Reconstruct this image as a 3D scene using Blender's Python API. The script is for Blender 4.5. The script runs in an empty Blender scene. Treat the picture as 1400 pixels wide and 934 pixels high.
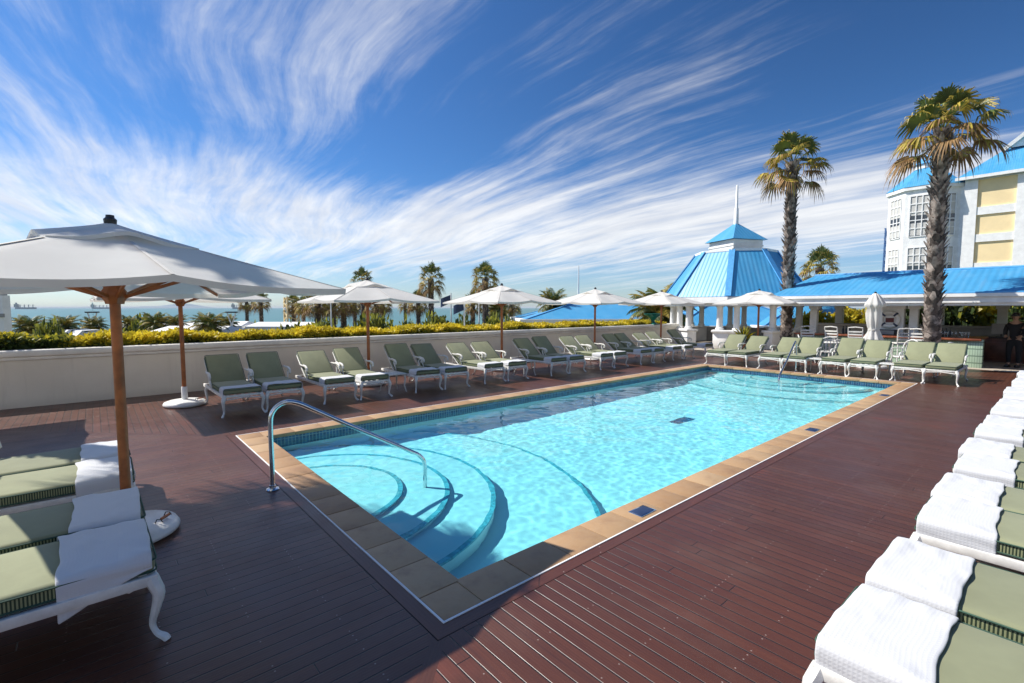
import bpy, bmesh, math, random
from mathutils import Vector, Matrix
R = math.radians
PI = math.pi
sc = bpy.context.scene
COL = sc.collection
random.seed(7)

# ------------------------------------------------------------------ camera (solved from the pool rectangle)
F_PX, PITCH, YAW, CAMH = 657.2, 0.0700, 0.85607, 1.9
FW = Vector((math.cos(YAW), math.sin(YAW), 0)); RT = Vector((math.sin(YAW), -math.cos(YAW), 0))
def gp(k, D):
    """ground point at forward distance D and sideways slope k"""
    return (D*FW.x + k*D*RT.x, D*FW.y + k*D*RT.y)
def xk(x): return (x-700)/F_PX
def yz(y, D): return CAMH + (421-y)*D/F_PX

# ------------------------------------------------------------------ mesh builder
class MB:
    def __init__(s): s.v=[]; s.f=[]; s.m=[]; s.uv={}
    def add(s, vs, fs, mi=0):
        o=len(s.v); s.v.extend([tuple(p) for p in vs])
        for f in fs: s.f.append(tuple(o+i for i in f)); s.m.append(mi)
        return o
    def quad(s, a,b,c,d, mi=0, uv=None):
        s.add([a,b,c,d],[(0,1,2,3)],mi)
        if uv: s.uv[len(s.f)-1]=uv
    def poly(s, pts, mi=0, uv=None):
        s.add(pts,[tuple(range(len(pts)))],mi)
        if uv: s.uv[len(s.f)-1]=uv
    def box(s, x0,x1,y0,y1,z0,z1, mi=0, M=None):
        vs=[Vector(p) for p in ((x0,y0,z0),(x1,y0,z0),(x1,y1,z0),(x0,y1,z0),(x0,y0,z1),(x1,y0,z1),(x1,y1,z1),(x0,y1,z1))]
        if M: vs=[M@p for p in vs]
        s.add(vs,[(0,3,2,1),(4,5,6,7),(0,1,5,4),(1,2,6,5),(2,3,7,6),(3,0,4,7)],mi)
    def rbox(s, x0,x1,y0,y1,z0,z1, r=.02, seg=3, mi=0, M=None, side_mi=None):
        bm=bmesh.new(); bmesh.ops.create_cube(bm,size=1)
        for v in bm.verts: v.co=Vector(((x0+x1)/2+v.co.x*(x1-x0),(y0+y1)/2+v.co.y*(y1-y0),(z0+z1)/2+v.co.z*(z1-z0)))
        bmesh.ops.bevel(bm,geom=bm.edges[:],offset=r,segments=seg,profile=.5,affect='EDGES')
        bm.normal_update(); bm.verts.index_update(); o=len(s.v)
        for v in bm.verts: s.v.append(tuple(M@v.co) if M else tuple(v.co))
        for f in bm.faces:
            s.f.append(tuple(o+v.index for v in f.verts))
            s.m.append(side_mi if (side_mi is not None and abs(f.normal.z)<.5) else mi)
        bm.free()
    def tube(s, pts, r, n=8, mi=0, cap=True):
        pts=[Vector(p) for p in pts]; k=len(pts)
        rs=r if isinstance(r,(list,tuple)) else [r]*k
        vs=[]; up=None
        for i,p in enumerate(pts):
            t=(pts[min(i+1,k-1)]-pts[max(i-1,0)]).normalized()
            if up is None:
                a=Vector((0,0,1)) if abs(t.z)<.9 else Vector((1,0,0))
                up=(a-t*a.dot(t)).normalized()
            else:
                up=(up-t*up.dot(t)); up=up.normalized() if up.length>1e-6 else Vector((1,0,0))
            b=t.cross(up)
            for j in range(n):
                a=2*PI*j/n; vs.append(p+(up*math.cos(a)+b*math.sin(a))*rs[i])
        fs=[]
        for i in range(k-1):
            for j in range(n):
                fs.append((i*n+j,i*n+(j+1)%n,(i+1)*n+(j+1)%n,(i+1)*n+j))
        if cap:
            fs.append(tuple(range(n-1,-1,-1))); fs.append(tuple((k-1)*n+j for j in range(n)))
        s.add(vs,fs,mi)
    def lathe(s, prof, n=20, c=(0,0,0), mi=0, mod=None):
        vs=[];fs=[]
        for i,(r,z) in enumerate(prof):
            for j in range(n):
                a=2*PI*j/n; q=r*(mod(a,z) if mod else 1)
                vs.append((c[0]+q*math.cos(a),c[1]+q*math.sin(a),c[2]+z))
        k=len(prof)
        for i in range(k-1):
            for j in range(n): fs.append((i*n+j,i*n+(j+1)%n,(i+1)*n+(j+1)%n,(i+1)*n+j))
        fs.append(tuple(range(n-1,-1,-1))); fs.append(tuple((k-1)*n+j for j in range(n)))
        s.add(vs,fs,mi)
    def prism(s, poly, z0, z1, mi=0):
        n=len(poly)
        s.add([(x,y,z0) for x,y in poly]+[(x,y,z1) for x,y in poly],
              [tuple(range(n-1,-1,-1)),tuple(range(n,2*n))]+[(i,(i+1)%n,n+(i+1)%n,n+i) for i in range(n)],mi)
    def bar(s, a, b, w, h, mi=0):
        a=Vector(a);b=Vector(b);t=(b-a).normalized()
        u=Vector((0,0,1)) if abs(t.z)<.95 else Vector((1,0,0))
        sd=t.cross(u).normalized(); up=sd.cross(t)
        vs=[p+sd*(sx*w/2)+up*(sy*h/2) for p in (a,b) for sx,sy in ((-1,-1),(1,-1),(1,1),(-1,1))]
        s.add(vs,[(3,2,1,0),(4,5,6,7),(0,1,5,4),(1,2,6,5),(2,3,7,6),(3,0,4,7)],mi)
    def mesh(s, name, mats, smooth=None):
        me=bpy.data.meshes.new(name); me.from_pydata(s.v,[],s.f)
        for m in (mats if isinstance(mats,(list,tuple)) else [mats]): me.materials.append(m)
        me.polygons.foreach_set('material_index',s.m)
        if s.uv:
            L=me.uv_layers.new(name='UVMap')
            for fi,uv in s.uv.items():
                for k,li in enumerate(me.polygons[fi].loop_indices): L.data[li].uv=uv[k]
        if smooth is not None:
            me.polygons.foreach_set('use_smooth',[True]*len(me.polygons))
            if smooth<180: me.set_sharp_from_angle(angle=R(smooth))
        me.update(); return me
    def build(s, name, mats, parent=None, smooth=35, loc=None, rz=0):
        o=bpy.data.objects.new(name,s.mesh(name,mats,smooth)); COL.objects.link(o)
        if parent: o.parent=parent
        if loc: o.location=loc
        if rz: o.rotation_euler=(0,0,rz)
        return o
def tag(o, label=None, cat=None, group=None, kind=None):
    if label: o['label']=label
    if cat: o['category']=cat
    if group: o['group']=group
    if kind: o['kind']=kind
    return o
def thing(name, label, cat, loc=(0,0,0), rz=0, group=None):
    o=bpy.data.objects.new(name,None); COL.objects.link(o); o.location=loc; o.rotation_euler=(0,0,rz)
    o.empty_display_size=.1
    return tag(o,label,cat,group)
def kids(o): return [c for c in ALLC.get(o.name,[])]
def dup(o, loc=None, rz=None, label=None, group=None, parent=None, scale=None):
    c=o.copy(); COL.objects.link(c); c.parent=parent
    if loc is not None: c.location=loc
    if rz is not None: c.rotation_euler=(0,0,rz)
    if scale is not None: c.scale=scale
    if label: c['label']=label
    if group: c['group']=group
    for ch in list(o.children): dup(ch,parent=c)
    return c
def baked(o):
    """apply the modifiers of o by swapping in the evaluated mesh"""
    dg=bpy.context.evaluated_depsgraph_get(); me=bpy.data.meshes.new_from_object(o.evaluated_get(dg))
    o.modifiers.clear(); o.data=me; me.polygons.foreach_set('use_smooth',[True]*len(me.polygons)); return o

# ------------------------------------------------------------------ materials
class NT:
    def __init__(s, nt): s.t=nt
    def n(s, typ, **kw):
        nd=s.t.nodes.new(typ)
        for k,v in kw.items():
            if hasattr(nd,k): setattr(nd,k,v)
        return nd
    def l(s,a,b): s.t.links.new(a,b)
    def val(s,x,sock):
        if isinstance(x,(int,float)): sock.default_value=x
        elif isinstance(x,(tuple,list)): sock.default_value=x
        else: s.l(x,sock)
    def math(s,op,a,b=0.0,c=0.0,clamp=False):
        nd=s.n('ShaderNodeMath',operation=op); nd.use_clamp=clamp
        s.val(a,nd.inputs[0]); s.val(b,nd.inputs[1]); s.val(c,nd.inputs[2]); return nd.outputs[0]
    def mix(s,f,a,b,bt='MIX'):
        nd=s.n('ShaderNodeMix'); nd.data_type='RGBA'; nd.blend_type=bt
        s.val(f,nd.inputs[0]); s.val(a,nd.inputs[6]); s.val(b,nd.inputs[7]); return nd.outputs[2]
    def noise(s,vec,scale,detail=3,rough=.5,dist=0):
        nd=s.n('ShaderNodeTexNoise'); nd.inputs['Scale'].default_value=scale; nd.inputs['Detail'].default_value=detail
        nd.inputs['Roughness'].default_value=rough; nd.inputs['Distortion'].default_value=dist
        if vec is not None: s.l(vec,nd.inputs['Vector'])
        return nd.outputs['Fac']
    def ramp(s,f,a,b,smooth=True):
        nd=s.n('ShaderNodeMapRange'); nd.interpolation_type='SMOOTHSTEP' if smooth else 'LINEAR'
        s.val(f,nd.inputs[0]); s.val(a,nd.inputs[1]); s.val(b,nd.inputs[2]); return nd.outputs[0]
    def comb(s,x,y,z):
        nd=s.n('ShaderNodeCombineXYZ'); s.val(x,nd.inputs[0]); s.val(y,nd.inputs[1]); s.val(z,nd.inputs[2]); return nd.outputs[0]
    def sep(s,v):
        nd=s.n('ShaderNodeSeparateXYZ'); s.l(v,nd.inputs[0]); return nd.outputs
    def coord(s,w='Object'): return s.n('ShaderNodeTexCoord').outputs[w]
    def bump(s,h,strength=.3,dist=.01,normal=None):
        nd=s.n('ShaderNodeBump'); nd.inputs['Strength'].default_value=strength; nd.inputs['Distance'].default_value=dist
        s.l(h,nd.inputs['Height'])
        if normal is not None: s.l(normal,nd.inputs['Normal'])
        return nd.outputs[0]
def c4(c): return (c[0],c[1],c[2],1)
def newmat(name):
    m=bpy.data.materials.new(name); m.use_nodes=True; nt=NT(m.node_tree)
    b=m.node_tree.nodes['Principled BSDF']; return m,nt,b
def mat(name, col, rough=.6, metal=0, var=.12, scale=6, bump=0, bscale=60, bdist=.004, spec=.5, coat=0, sheen=0, objvar=0, transl=0):
    m,nt,b=newmat(name); co=nt.coord()
    f=nt.noise(co,scale,4,.6)
    d=tuple(x*(1-var*1.6) for x in col); u=tuple(min(1,x*(1+var*1.2)) for x in col)
    cc=nt.mix(nt.ramp(f,.3,.7),c4(d),c4(u))
    if objvar:
        oi=nt.n('ShaderNodeObjectInfo').outputs['Random']
        h=nt.n('ShaderNodeHueSaturation'); nt.l(cc,h.inputs['Color'])
        nt.l(nt.math('MULTIPLY_ADD',oi,objvar*2,1-objvar),h.inputs['Value']); cc=h.outputs[0]
    nt.l(cc,b.inputs['Base Color']); b.inputs['Roughness'].default_value=rough; b.inputs['Metallic'].default_value=metal
    b.inputs['Specular IOR Level'].default_value=spec; b.inputs['Coat Weight'].default_value=coat; b.inputs['Sheen Weight'].default_value=sheen
    if bump: nt.l(nt.bump(nt.noise(co,bscale,4,.6),bump,bdist),b.inputs['Normal'])
    if transl:
        t=nt.n('ShaderNodeBsdfTranslucent'); nt.l(cc,t.inputs['Color'])
        mx=nt.n('ShaderNodeMixShader'); mx.inputs[0].default_value=transl
        out=m.node_tree.nodes['Material Output']
        nt.l(b.outputs[0],mx.inputs[1]); nt.l(t.outputs[0],mx.inputs[2]); nt.l(mx.outputs[0],out.inputs[0])
    return m
M={}
M['white_metal']=mat('white_painted_aluminium',(.74,.72,.67),.38,var=.08,scale=9,bump=.15,bscale=90)
M['white_paint']=mat('white_render',(.86,.855,.83),.65,var=.05,scale=2,bump=.15,bscale=40)
M['cream_wall']=mat('cream_stucco',(.80,.725,.58),.8,var=.05,scale=1.3,bump=.3,bscale=120,bdist=.003)
def _wall():
    m,nt,b=newmat('cream_stucco'); co=nt.coord(); p=nt.sep(co)
    n=nt.noise(co,1.1,5,.6); st=nt.noise(nt.comb(nt.math('MULTIPLY',p[0],7.),nt.math('MULTIPLY',p[1],7.),nt.math('MULTIPLY',p[2],.6)),1.,5,.65)
    c=nt.mix(nt.ramp(n,.3,.7),(.76,.69,.55,1),(.82,.75,.61,1)); c=nt.mix(nt.math('MULTIPLY',nt.ramp(st,.52,.8),.28),c,(.50,.44,.34,1))
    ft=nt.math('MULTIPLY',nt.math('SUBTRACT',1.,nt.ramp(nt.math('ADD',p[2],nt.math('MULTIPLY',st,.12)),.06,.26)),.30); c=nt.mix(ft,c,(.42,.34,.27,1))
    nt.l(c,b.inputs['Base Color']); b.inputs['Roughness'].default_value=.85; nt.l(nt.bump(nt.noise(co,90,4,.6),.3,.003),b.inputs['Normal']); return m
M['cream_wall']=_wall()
M['seam']=mat('canvas_seam',(.66,.63,.57),.9,var=.05)
M['wall_cap']=mat('cream_coping',(.82,.78,.68),.7,var=.06,scale=2.5,bump=.15,bscale=60)
M['wood']=mat('oiled_hardwood',(.35,.108,.027),.42,var=.25,scale=5,bump=.12,bscale=50)
M['dark_wood']=mat('dark_panelling',(.09,.03,.018),.4,var=.3,scale=4)
M['bar_top']=mat('bar_top_timber',(.30,.09,.04),.3,var=.25,scale=5)
M['canvas']=mat('off_white_canvas',(.86,.835,.78),.85,var=.035,scale=1.5,bump=.15,bscale=400,bdist=.001,sheen=.1,transl=.34)
M['plastic_white']=mat('white_moulded_plastic',(.80,.79,.76),.35,var=.06,scale=7)
M['dark']=mat('dark_metal',(.02,.02,.022),.4)
M['grey']=mat('grey_render',(.33,.32,.31),.8,var=.1,scale=2,bump=.2)
M['steel']=mat('polished_steel',(.72,.73,.74),.13,1,var=.04)
M['black_cloth']=mat('black_cloth',(.012,.012,.014),.85)
M['skin']=mat('skin',(.42,.25,.17),.55,var=.06)
M['panel']=mat('pale_yellow_panel',(.90,.71,.40),.75,var=.04,scale=.6)
M['teal']=mat('teal_glaze',(.01,.16,.12),.25)
M['terracotta']=mat('terracotta',(.35,.14,.07),.8)
M['soil']=mat('soil',(.05,.035,.025),.95)
M['glass']=mat('window_glass',(.035,.045,.055),.06,0,spec=.8)
M['clear']=None
M['red']=mat('dark_red',(.12,.02,.015),.5)
M['navy']=mat('navy',(.02,.04,.10),.5)
M['steelblue']=mat('blue_paint_steel',(.07,.16,.36),.5)
M['ship']=mat('ship_hull',(.24,.27,.31),.6)
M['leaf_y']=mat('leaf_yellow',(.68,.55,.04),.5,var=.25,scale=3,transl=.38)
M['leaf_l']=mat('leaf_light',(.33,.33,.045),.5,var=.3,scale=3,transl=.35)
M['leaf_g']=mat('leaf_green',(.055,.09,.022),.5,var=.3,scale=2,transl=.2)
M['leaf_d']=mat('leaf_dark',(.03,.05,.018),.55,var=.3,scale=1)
M['frond_g']=mat('frond_green',(.10,.14,.028),.45,var=.3,scale=1.5,transl=.2)
M['frond_y']=mat('frond_yellow',(.42,.32,.05),.5,var=.3,scale=1.5,transl=.22)
M['frond_b']=mat('frond_dry',(.30,.17,.06),.7,var=.3,scale=2,transl=.1)
M['bark']=mat('palm_bark',(.12,.095,.08),.9,var=.35,scale=8,bump=.6,bscale=30,bdist=.02)
M['boot']=mat('palm_leaf_boot',(.36,.295,.25),.9,var=.45,scale=5)
M['rust_bark']=mat('date_palm_boots',(.26,.11,.045),.9,var=.4,scale=6,bump=.5,bscale=25,bdist=.02)

# cushions: sage top and ribbed boxing
M['sage']=mat('sage_cushion',(.238,.248,.140),.85,var=.06,scale=3,bump=.25,bscale=350,bdist=.0015,sheen=.15,objvar=.10)
def _rib():
    m,nt,b=newmat('ribbed_boxing'); co=nt.coord(); x=nt.sep(co)
    w=nt.math('FRACT',nt.math('MULTIPLY',nt.math('ADD',x[0],10),68.))
    k=nt.ramp(nt.math('ABSOLUTE',nt.math('SUBTRACT',w,.5)),.18,.34)
    nt.l(nt.mix(k,(.27,.29,.15,1),(.028,.05,.024,1)),b.inputs['Base Color']); b.inputs['Roughness'].default_value=.8
    nt.l(nt.bump(nt.math('SUBTRACT',1,k),.6,.004),b.inputs['Normal'])
    return m
M['rib']=_rib()
def _piping():
    return mat('dark_green_piping',(.035,.085,.055),.7)
M['piping']=_piping()
def _towel():
    m,nt,b=newmat('white_waffle_towel'); co=nt.coord('UV'); s=nt.sep(co)
    fx=nt.math('SINE',nt.math('MULTIPLY',s[0],2*PI/.017)); fy=nt.math('SINE',nt.math('MULTIPLY',s[1],2*PI/.017))
    h=nt.math('MAXIMUM',fx,fy); n=nt.noise(nt.coord(),9,4,.6)
    b.inputs['Base Color'].default_value=(.62,.62,.625,1); b.inputs['Roughness'].default_value=.95; b.inputs['Sheen Weight'].default_value=.3
    bn=nt.bump(n,.22,.010)
    nt.l(nt.bump(h,.22,.0014,bn),b.inputs['Normal']); return m
M['towel']=_towel()
def _roof():
    m,nt,b=newmat('blue_ribbed_roof'); s=nt.sep(nt.coord('UV'))
    w=nt.math('SINE',nt.math('MULTIPLY',s[0],2*PI/.19))
    n=nt.noise(nt.coord(),.9,5,.6)
    cc=nt.mix(nt.ramp(n,.3,.75),(.055,.30,.55,1),(.09,.36,.61,1))
    st=nt.noise(nt.comb(nt.math('MULTIPLY',s[0],3.),nt.math('MULTIPLY',s[1],.35),0),1.5,4,.6)
    cc=nt.mix(nt.math('MULTIPLY',nt.ramp(st,.45,.8),.45),cc,(.20,.40,.58,1))
    nt.l(cc,b.inputs['Base Color']); b.inputs['Roughness'].default_value=.42
    nt.l(nt.bump(w,.32,.012),b.inputs['Normal']); return m
M['roof']=_roof()
M['roof_trim']=mat('blue_hip_flashing',(.10,.37,.70),.45,var=.08)
def _green_tile():
    m,nt,b=newmat('mint_bar_tiles'); x=nt.sep(nt.coord())
    def line(v,p): 
        w=nt.math('FRACT',nt.math('MULTIPLY',nt.math('ADD',v,50),1/p)); return nt.ramp(nt.math('ABSOLUTE',nt.math('SUBTRACT',w,.5)),.38,.46)
    k=nt.math('MAXIMUM',line(nt.math('ADD',x[0],x[1]),.06),line(x[2],.22))
    n=nt.noise(nt.coord(),5,3,.5)
    nt.l(nt.mix(k,nt.mix(n,(.36,.50,.36,1),(.46,.58,.44,1)),(.16,.23,.17,1)),b.inputs['Base Color']); b.inputs['Roughness'].default_value=.25
    nt.l(nt.bump(nt.math('SUBTRACT',1,k),.4,.004),b.inputs['Normal'])
    return m
M['mint']=_green_tile()
def _glassclear():
    m,nt,b=newmat('drinking_glass'); b.inputs['Base Color'].default_value=(.9,.93,.93,1); b.inputs['Roughness'].default_value=.04
    b.inputs['Transmission Weight'].default_value=.85; b.inputs['IOR'].default_value=1.45; return m
M['clear']=_glassclear()

# deck boards laid out by UV: u along the board, v across
def _deck():
    m,nt,b=newmat('dark_red_hardwood_decking'); uv=nt.coord('UV'); s=nt.sep(uv); BW=.098
    vb=nt.math('MULTIPLY',s[1],1/BW); idx=nt.math('FLOOR',vb); fr=nt.math('FRACT',vb)
    wn=nt.n('ShaderNodeTexWhiteNoise'); wn.noise_dimensions='1D'; nt.l(idx,wn.inputs['W']); r1=wn.outputs['Value']
    u2=nt.math('ADD',s[0],nt.math('MULTIPLY',r1,3.9)); seg=nt.math('FLOOR',nt.math('MULTIPLY',u2,1/3.9))
    wn2=nt.n('ShaderNodeTexWhiteNoise'); wn2.noise_dimensions='2D'; nt.l(nt.comb(idx,seg,0),wn2.inputs['Vector']); r2=wn2.outputs['Value']
    grain=nt.noise(nt.comb(nt.math('MULTIPLY',s[0],1.6),nt.math('MULTIPLY',s[1],38.),nt.math('MULTIPLY',r2,20)),1.,5,.65)
    blot=nt.noise(uv,.9,5,.62)
    c=nt.mix(r2,(.080,.028,.016,1),(.110,.037,.020,1))
    c=nt.mix(nt.math('MULTIPLY',nt.ramp(grain,.38,.75),.45),c,(.05,.020,.017,1))
    c=nt.mix(nt.math('MULTIPLY',nt.ramp(blot,.48,.72),.35),c,(.15,.082,.058,1))
    red=nt.noise(uv,.55,4,.7); c=nt.mix(nt.math('MULTIPLY',nt.ramp(red,.56,.72),.55),c,(.19,.05,.03,1))
    e=nt.math('ABSOLUTE',nt.math('SUBTRACT',fr,.5)); g=nt.ramp(e,.440,.470)
    js=nt.math('ABSOLUTE',nt.math('SUBTRACT',nt.math('FRACT',nt.math('MULTIPLY',u2,1/3.9)),.5)); jt=nt.ramp(js,0.4990,.4995)
    g=nt.math('MAXIMUM',g,jt)
    # fine reeded grooves along each board and screw heads on the joists
    su=nt.math('SUBTRACT',nt.math('FRACT',nt.math('MULTIPLY',s[0],1/.42)),.5)
    sv=nt.math('SUBTRACT',nt.math('FRACT',nt.math('MULTIPLY',fr,2.)),.5)
    d=nt.math('SQRT',nt.math('ADD',nt.math('POWER',nt.math('MULTIPLY',su,.42),2),nt.math('POWER',nt.math('MULTIPLY',sv,BW/2),2)))
    scw=nt.math('SUBTRACT',1,nt.ramp(d,.0035,.0055)); wn3=nt.n('ShaderNodeTexWhiteNoise'); wn3.noise_dimensions='2D'
    nt.l(nt.comb(nt.math('FLOOR',nt.math('MULTIPLY',s[0],1/.42)),nt.math('FLOOR',nt.math('MULTIPLY',vb,2.)),0),wn3.inputs['Vector'])
    scw=nt.math('MULTIPLY',scw,nt.math('GREATER_THAN',wn3.outputs['Value'],.6))
    c=nt.mix(nt.math('MULTIPLY',scw,.6),c,(.42,.34,.30,1))
    c=nt.mix(nt.math('MULTIPLY',g,.92),c,(.008,.006,.006,1)); nt.l(c,b.inputs['Base Color'])
    rg=nt.math('MULTIPLY_ADD',nt.noise(uv,2.2,5,.65),.34,.20); nt.l(rg,b.inputs['Roughness'])
    b.inputs['Specular IOR Level'].default_value=.55
    reed=nt.math('SINE',nt.math('MULTIPLY',fr,2*PI*5))
    hh=nt.math('ADD',nt.math('MULTIPLY',grain,.25),nt.math('SUBTRACT',nt.math('MULTIPLY',reed,.05),nt.math('MULTIPLY',g,1.2)))
    hh=nt.math('ADD',hh,nt.math('MULTIPLY',r2,.25))
    nt.l(nt.bump(hh,.55,.004),b.inputs['Normal']); return m
M['deck']=_deck()
def _coping():
    m,nt,b=newmat('sandstone_coping'); co=nt.coord(); g=nt.n('ShaderNodeNewGeometry').outputs['Random Per Island']
    n=nt.noise(co,3.2,6,.65); n2=nt.noise(co,14,5,.6)
    c=nt.mix(g,(.36,.19,.075,1),(.50,.32,.16,1)); c=nt.mix(nt.math('MULTIPLY',nt.ramp(n,.45,.75),.6),c,(.22,.10,.045,1))
    c=nt.mix(nt.math('MULTIPLY',n2,.35),c,(.46,.36,.25,1)); nt.l(c,b.inputs['Base Color']); b.inputs['Roughness'].default_value=.55
    nt.l(nt.bump(n2,.35,.006),b.inputs['Normal']); return m
M['coping']=_coping()
def _mosaic():
    m,nt,b=newmat('blue_mosaic'); x=nt.sep(nt.coord()); P=.052
    def cell(v): return nt.math('MULTIPLY',nt.math('ADD',v,20),1/P)
    h=nt.math('ADD',x[0],x[1]); a,c_=cell(h),cell(x[2])
    def gr(v): return nt.ramp(nt.math('ABSOLUTE',nt.math('SUBTRACT',nt.math('FRACT',v),.5)),.40,.46)
    k=nt.math('MAXIMUM',gr(a),gr(c_)); wn=nt.n('ShaderNodeTexWhiteNoise'); wn.noise_dimensions='2D'
    nt.l(nt.comb(nt.math('FLOOR',a),nt.math('FLOOR',c_),0),wn.inputs['Vector'])
    nt.l(nt.mix(k,nt.mix(wn.outputs['Value'],(.006,.03,.10,1),(.025,.12,.26,1)),(.30,.38,.40,1)),b.inputs['Base Color'])
    b.inputs['Roughness'].default_value=.15; return m
M['mosaic']=_mosaic()
M['pool']=mat('pool_plaster',(.90,.96,.97),.7,var=.02,scale=1.2)
M['nosing']=mat('step_nosing_tile',(.18,.55,.64),.3,var=.2,scale=20)
def _water():
    m,nt,b=newmat('pool_water'); b.inputs['Transmission Weight'].default_value=1; b.inputs['Roughness'].default_value=0
    b.inputs['IOR'].default_value=1.23; b.inputs['Specular IOR Level'].default_value=.3; b.inputs['Base Color'].default_value=(.30,.93,1.0,1); return m
M['water']=_water()
def _sea():
    m,nt,b=newmat('sea_water'); co=nt.coord()
    n=nt.noise(co,.02,5,.6); nt.l(nt.mix(nt.ramp(n,.35,.7),(.05,.17,.165,1),(.07,.21,.20,1)),b.inputs['Base Color'])
    b.inputs['Roughness'].default_value=.35; b.inputs['IOR'].default_value=1.33
    nt.l(nt.bump(nt.noise(co,.35,4,.6),.6,.5),b.inputs['Normal']); return m
M['sea']=_sea()
M['land']=mat('grass_and_sand',(.12,.13,.06),.95,var=.3,scale=.15)
M['pave']=mat('pale_paving',(.42,.36,.29),.75,var=.12,scale=1.2,bump=.2)
M['hill']=mat('haze_blue_hills',(.14,.20,.24),.95,var=.15,scale=.002)  # blue-grey of distant haze put into the hill colour
# ------------------------------------------------------------------ pool, deck, terrace
PU0,PU1,PV0,PV1=1.518,15.558,2.378,7.995      # outer edge of the coping
CW=.30; IU0,IU1,IV0,IV1=PU0+CW,PU1-CW,PV0+CW,PV1-CW
EX=5.0
def deck():
    d=MB(); z=0; x0,x1,y0,y1=PU0,PU1,PV0,PV1; b=.115; g=.006
    X0,X1,Y0,Y1=x0-EX,x1+EX,y0-EX,y1+EX; mw=.085
    # four trapezoids, boards square to each pool edge; mitre boards between them
    def trap(pts,ax):
        d.poly([(p[0],p[1],z) for p in pts],0,[((p[1],p[0]) if ax else (p[0],p[1])) for p in pts])
    s=mw*1.414/2
    a=b+g
    trap([(x0-a+s,y0-a-0),(X0+s,Y0),(X1-s,Y0),(x1+a-s,y0-a)],True)
    trap([(x1+a-s,y1+a),(X1-s,Y1),(X0+s,Y1),(x0-a+s,y1+a)],True)
    trap([(x0-a,y1+a-s),(X0,Y1-s),(X0,Y0+s),(x0-a,y0-a+s)],False)
    trap([(x1+a,y0-a+s),(X1,Y0+s),(X1,Y1-s),(x1+a,y1+a-s)],False)
    # mitre boards
    for (cx,cy,sx,sy) in ((x0,y0,-1,-1),(x1,y0,1,-1),(x0,y1,-1,1),(x1,y1,1,1)):
        P=Vector((cx+sx*b,cy+sy*b,z)); o=Vector((cx+sx*EX,cy+sy*EX,z)); t=(o-P).normalized(); h=mw/2-.004; sp=h*1.4142
        A=P+Vector((-sx*sp,sy*g,0)); B=P+Vector((sx*g,-sy*sp,0)); Q=P+Vector((sx*g,sy*g,0)); L=(o-P).length
        def off(p): v=p-P; return v-t*v.dot(t)
        nA=off(A).normalized()*h; pts=[Q,A,o+nA,o-nA,B]
        uv=[((p-P).dot(t),.098*(7.5+.8*(p-P).dot(nA.normalized())/mw)) for p in pts]
        if (pts[1]-pts[0]).cross(pts[2]-pts[0]).z<0: pts=pts[::-1]; uv=uv[::-1]
        d.poly(pts,0,uv)
    # border boards round the coping
    zb=0.0
    def border(p0,p1,p2,p3,L):
        d.poly([(p[0],p[1],zb) for p in (p0,p1,p2,p3)],0,[(0,.098*3.1),(L,.098*3.1),(L,.098*3.9),(0,.098*3.9)])
    q=.014
    border((x0-b,y0-b),(x1+b,y0-b),(x1+q,y0-q),(x0-q,y0-q),x1-x0)
    border((x1+b,y0-b),(x1+b,y1+b),(x1+q,y1+q),(x1+q,y0-q),y1-y0)
    border((x1+b,y1+b),(x0-b,y1+b),(x0-q,y1+q),(x1+q,y1+q),x1-x0)
    border((x0-b,y1+b),(x0-b,y0-b),(x0-q,y0-q),(x0-q,y1+q),y1-y0)
    for k in range(len(d.f)):
        p=[Vector(d.v[i]) for i in d.f[k]]
        if (p[1]-p[0]).cross(p[2]-p[0]).z<0:
            d.f[k]=d.f[k][::-1]
            if k in d.uv: d.uv[k]=d.uv[k][::-1]
    tag(d.build('deck',M['deck'],smooth=None),kind='structure')
    # near-black sheet standing in for the shade in the void below the gaps
    u=MB(); zz=-.03
    for (a0,a1,b0,b1) in ((X0,X1,Y0,y0-.0),(X0,X1,y1,Y1),(X0,x0,y0,y1),(x1,X1,y0,y1)): u.quad((a0,b0,zz),(a1,b0,zz),(a1,b1,zz),(a0,b1,zz))
    tag(u.build('deck_gap_shade',M['dark'],smooth=None),kind='structure')
    # white edge trim
    t=MB(); q2=.0135
    t.box(x0-q2,x1+q2,y0-q2,y0-.001,-.03,.006); t.box(x0-q2,x1+q2,y1+.001,y1+q2,-.03,.006)
    t.box(x0-q2,x0-.001,y0,y1,-.03,.006); t.box(x1+.001,x1+q2,y0,y1,-.03,.006)
    tag(t.build('deck_edge_trim',M['white_paint'],smooth=None),kind='structure')
deck()
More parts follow.
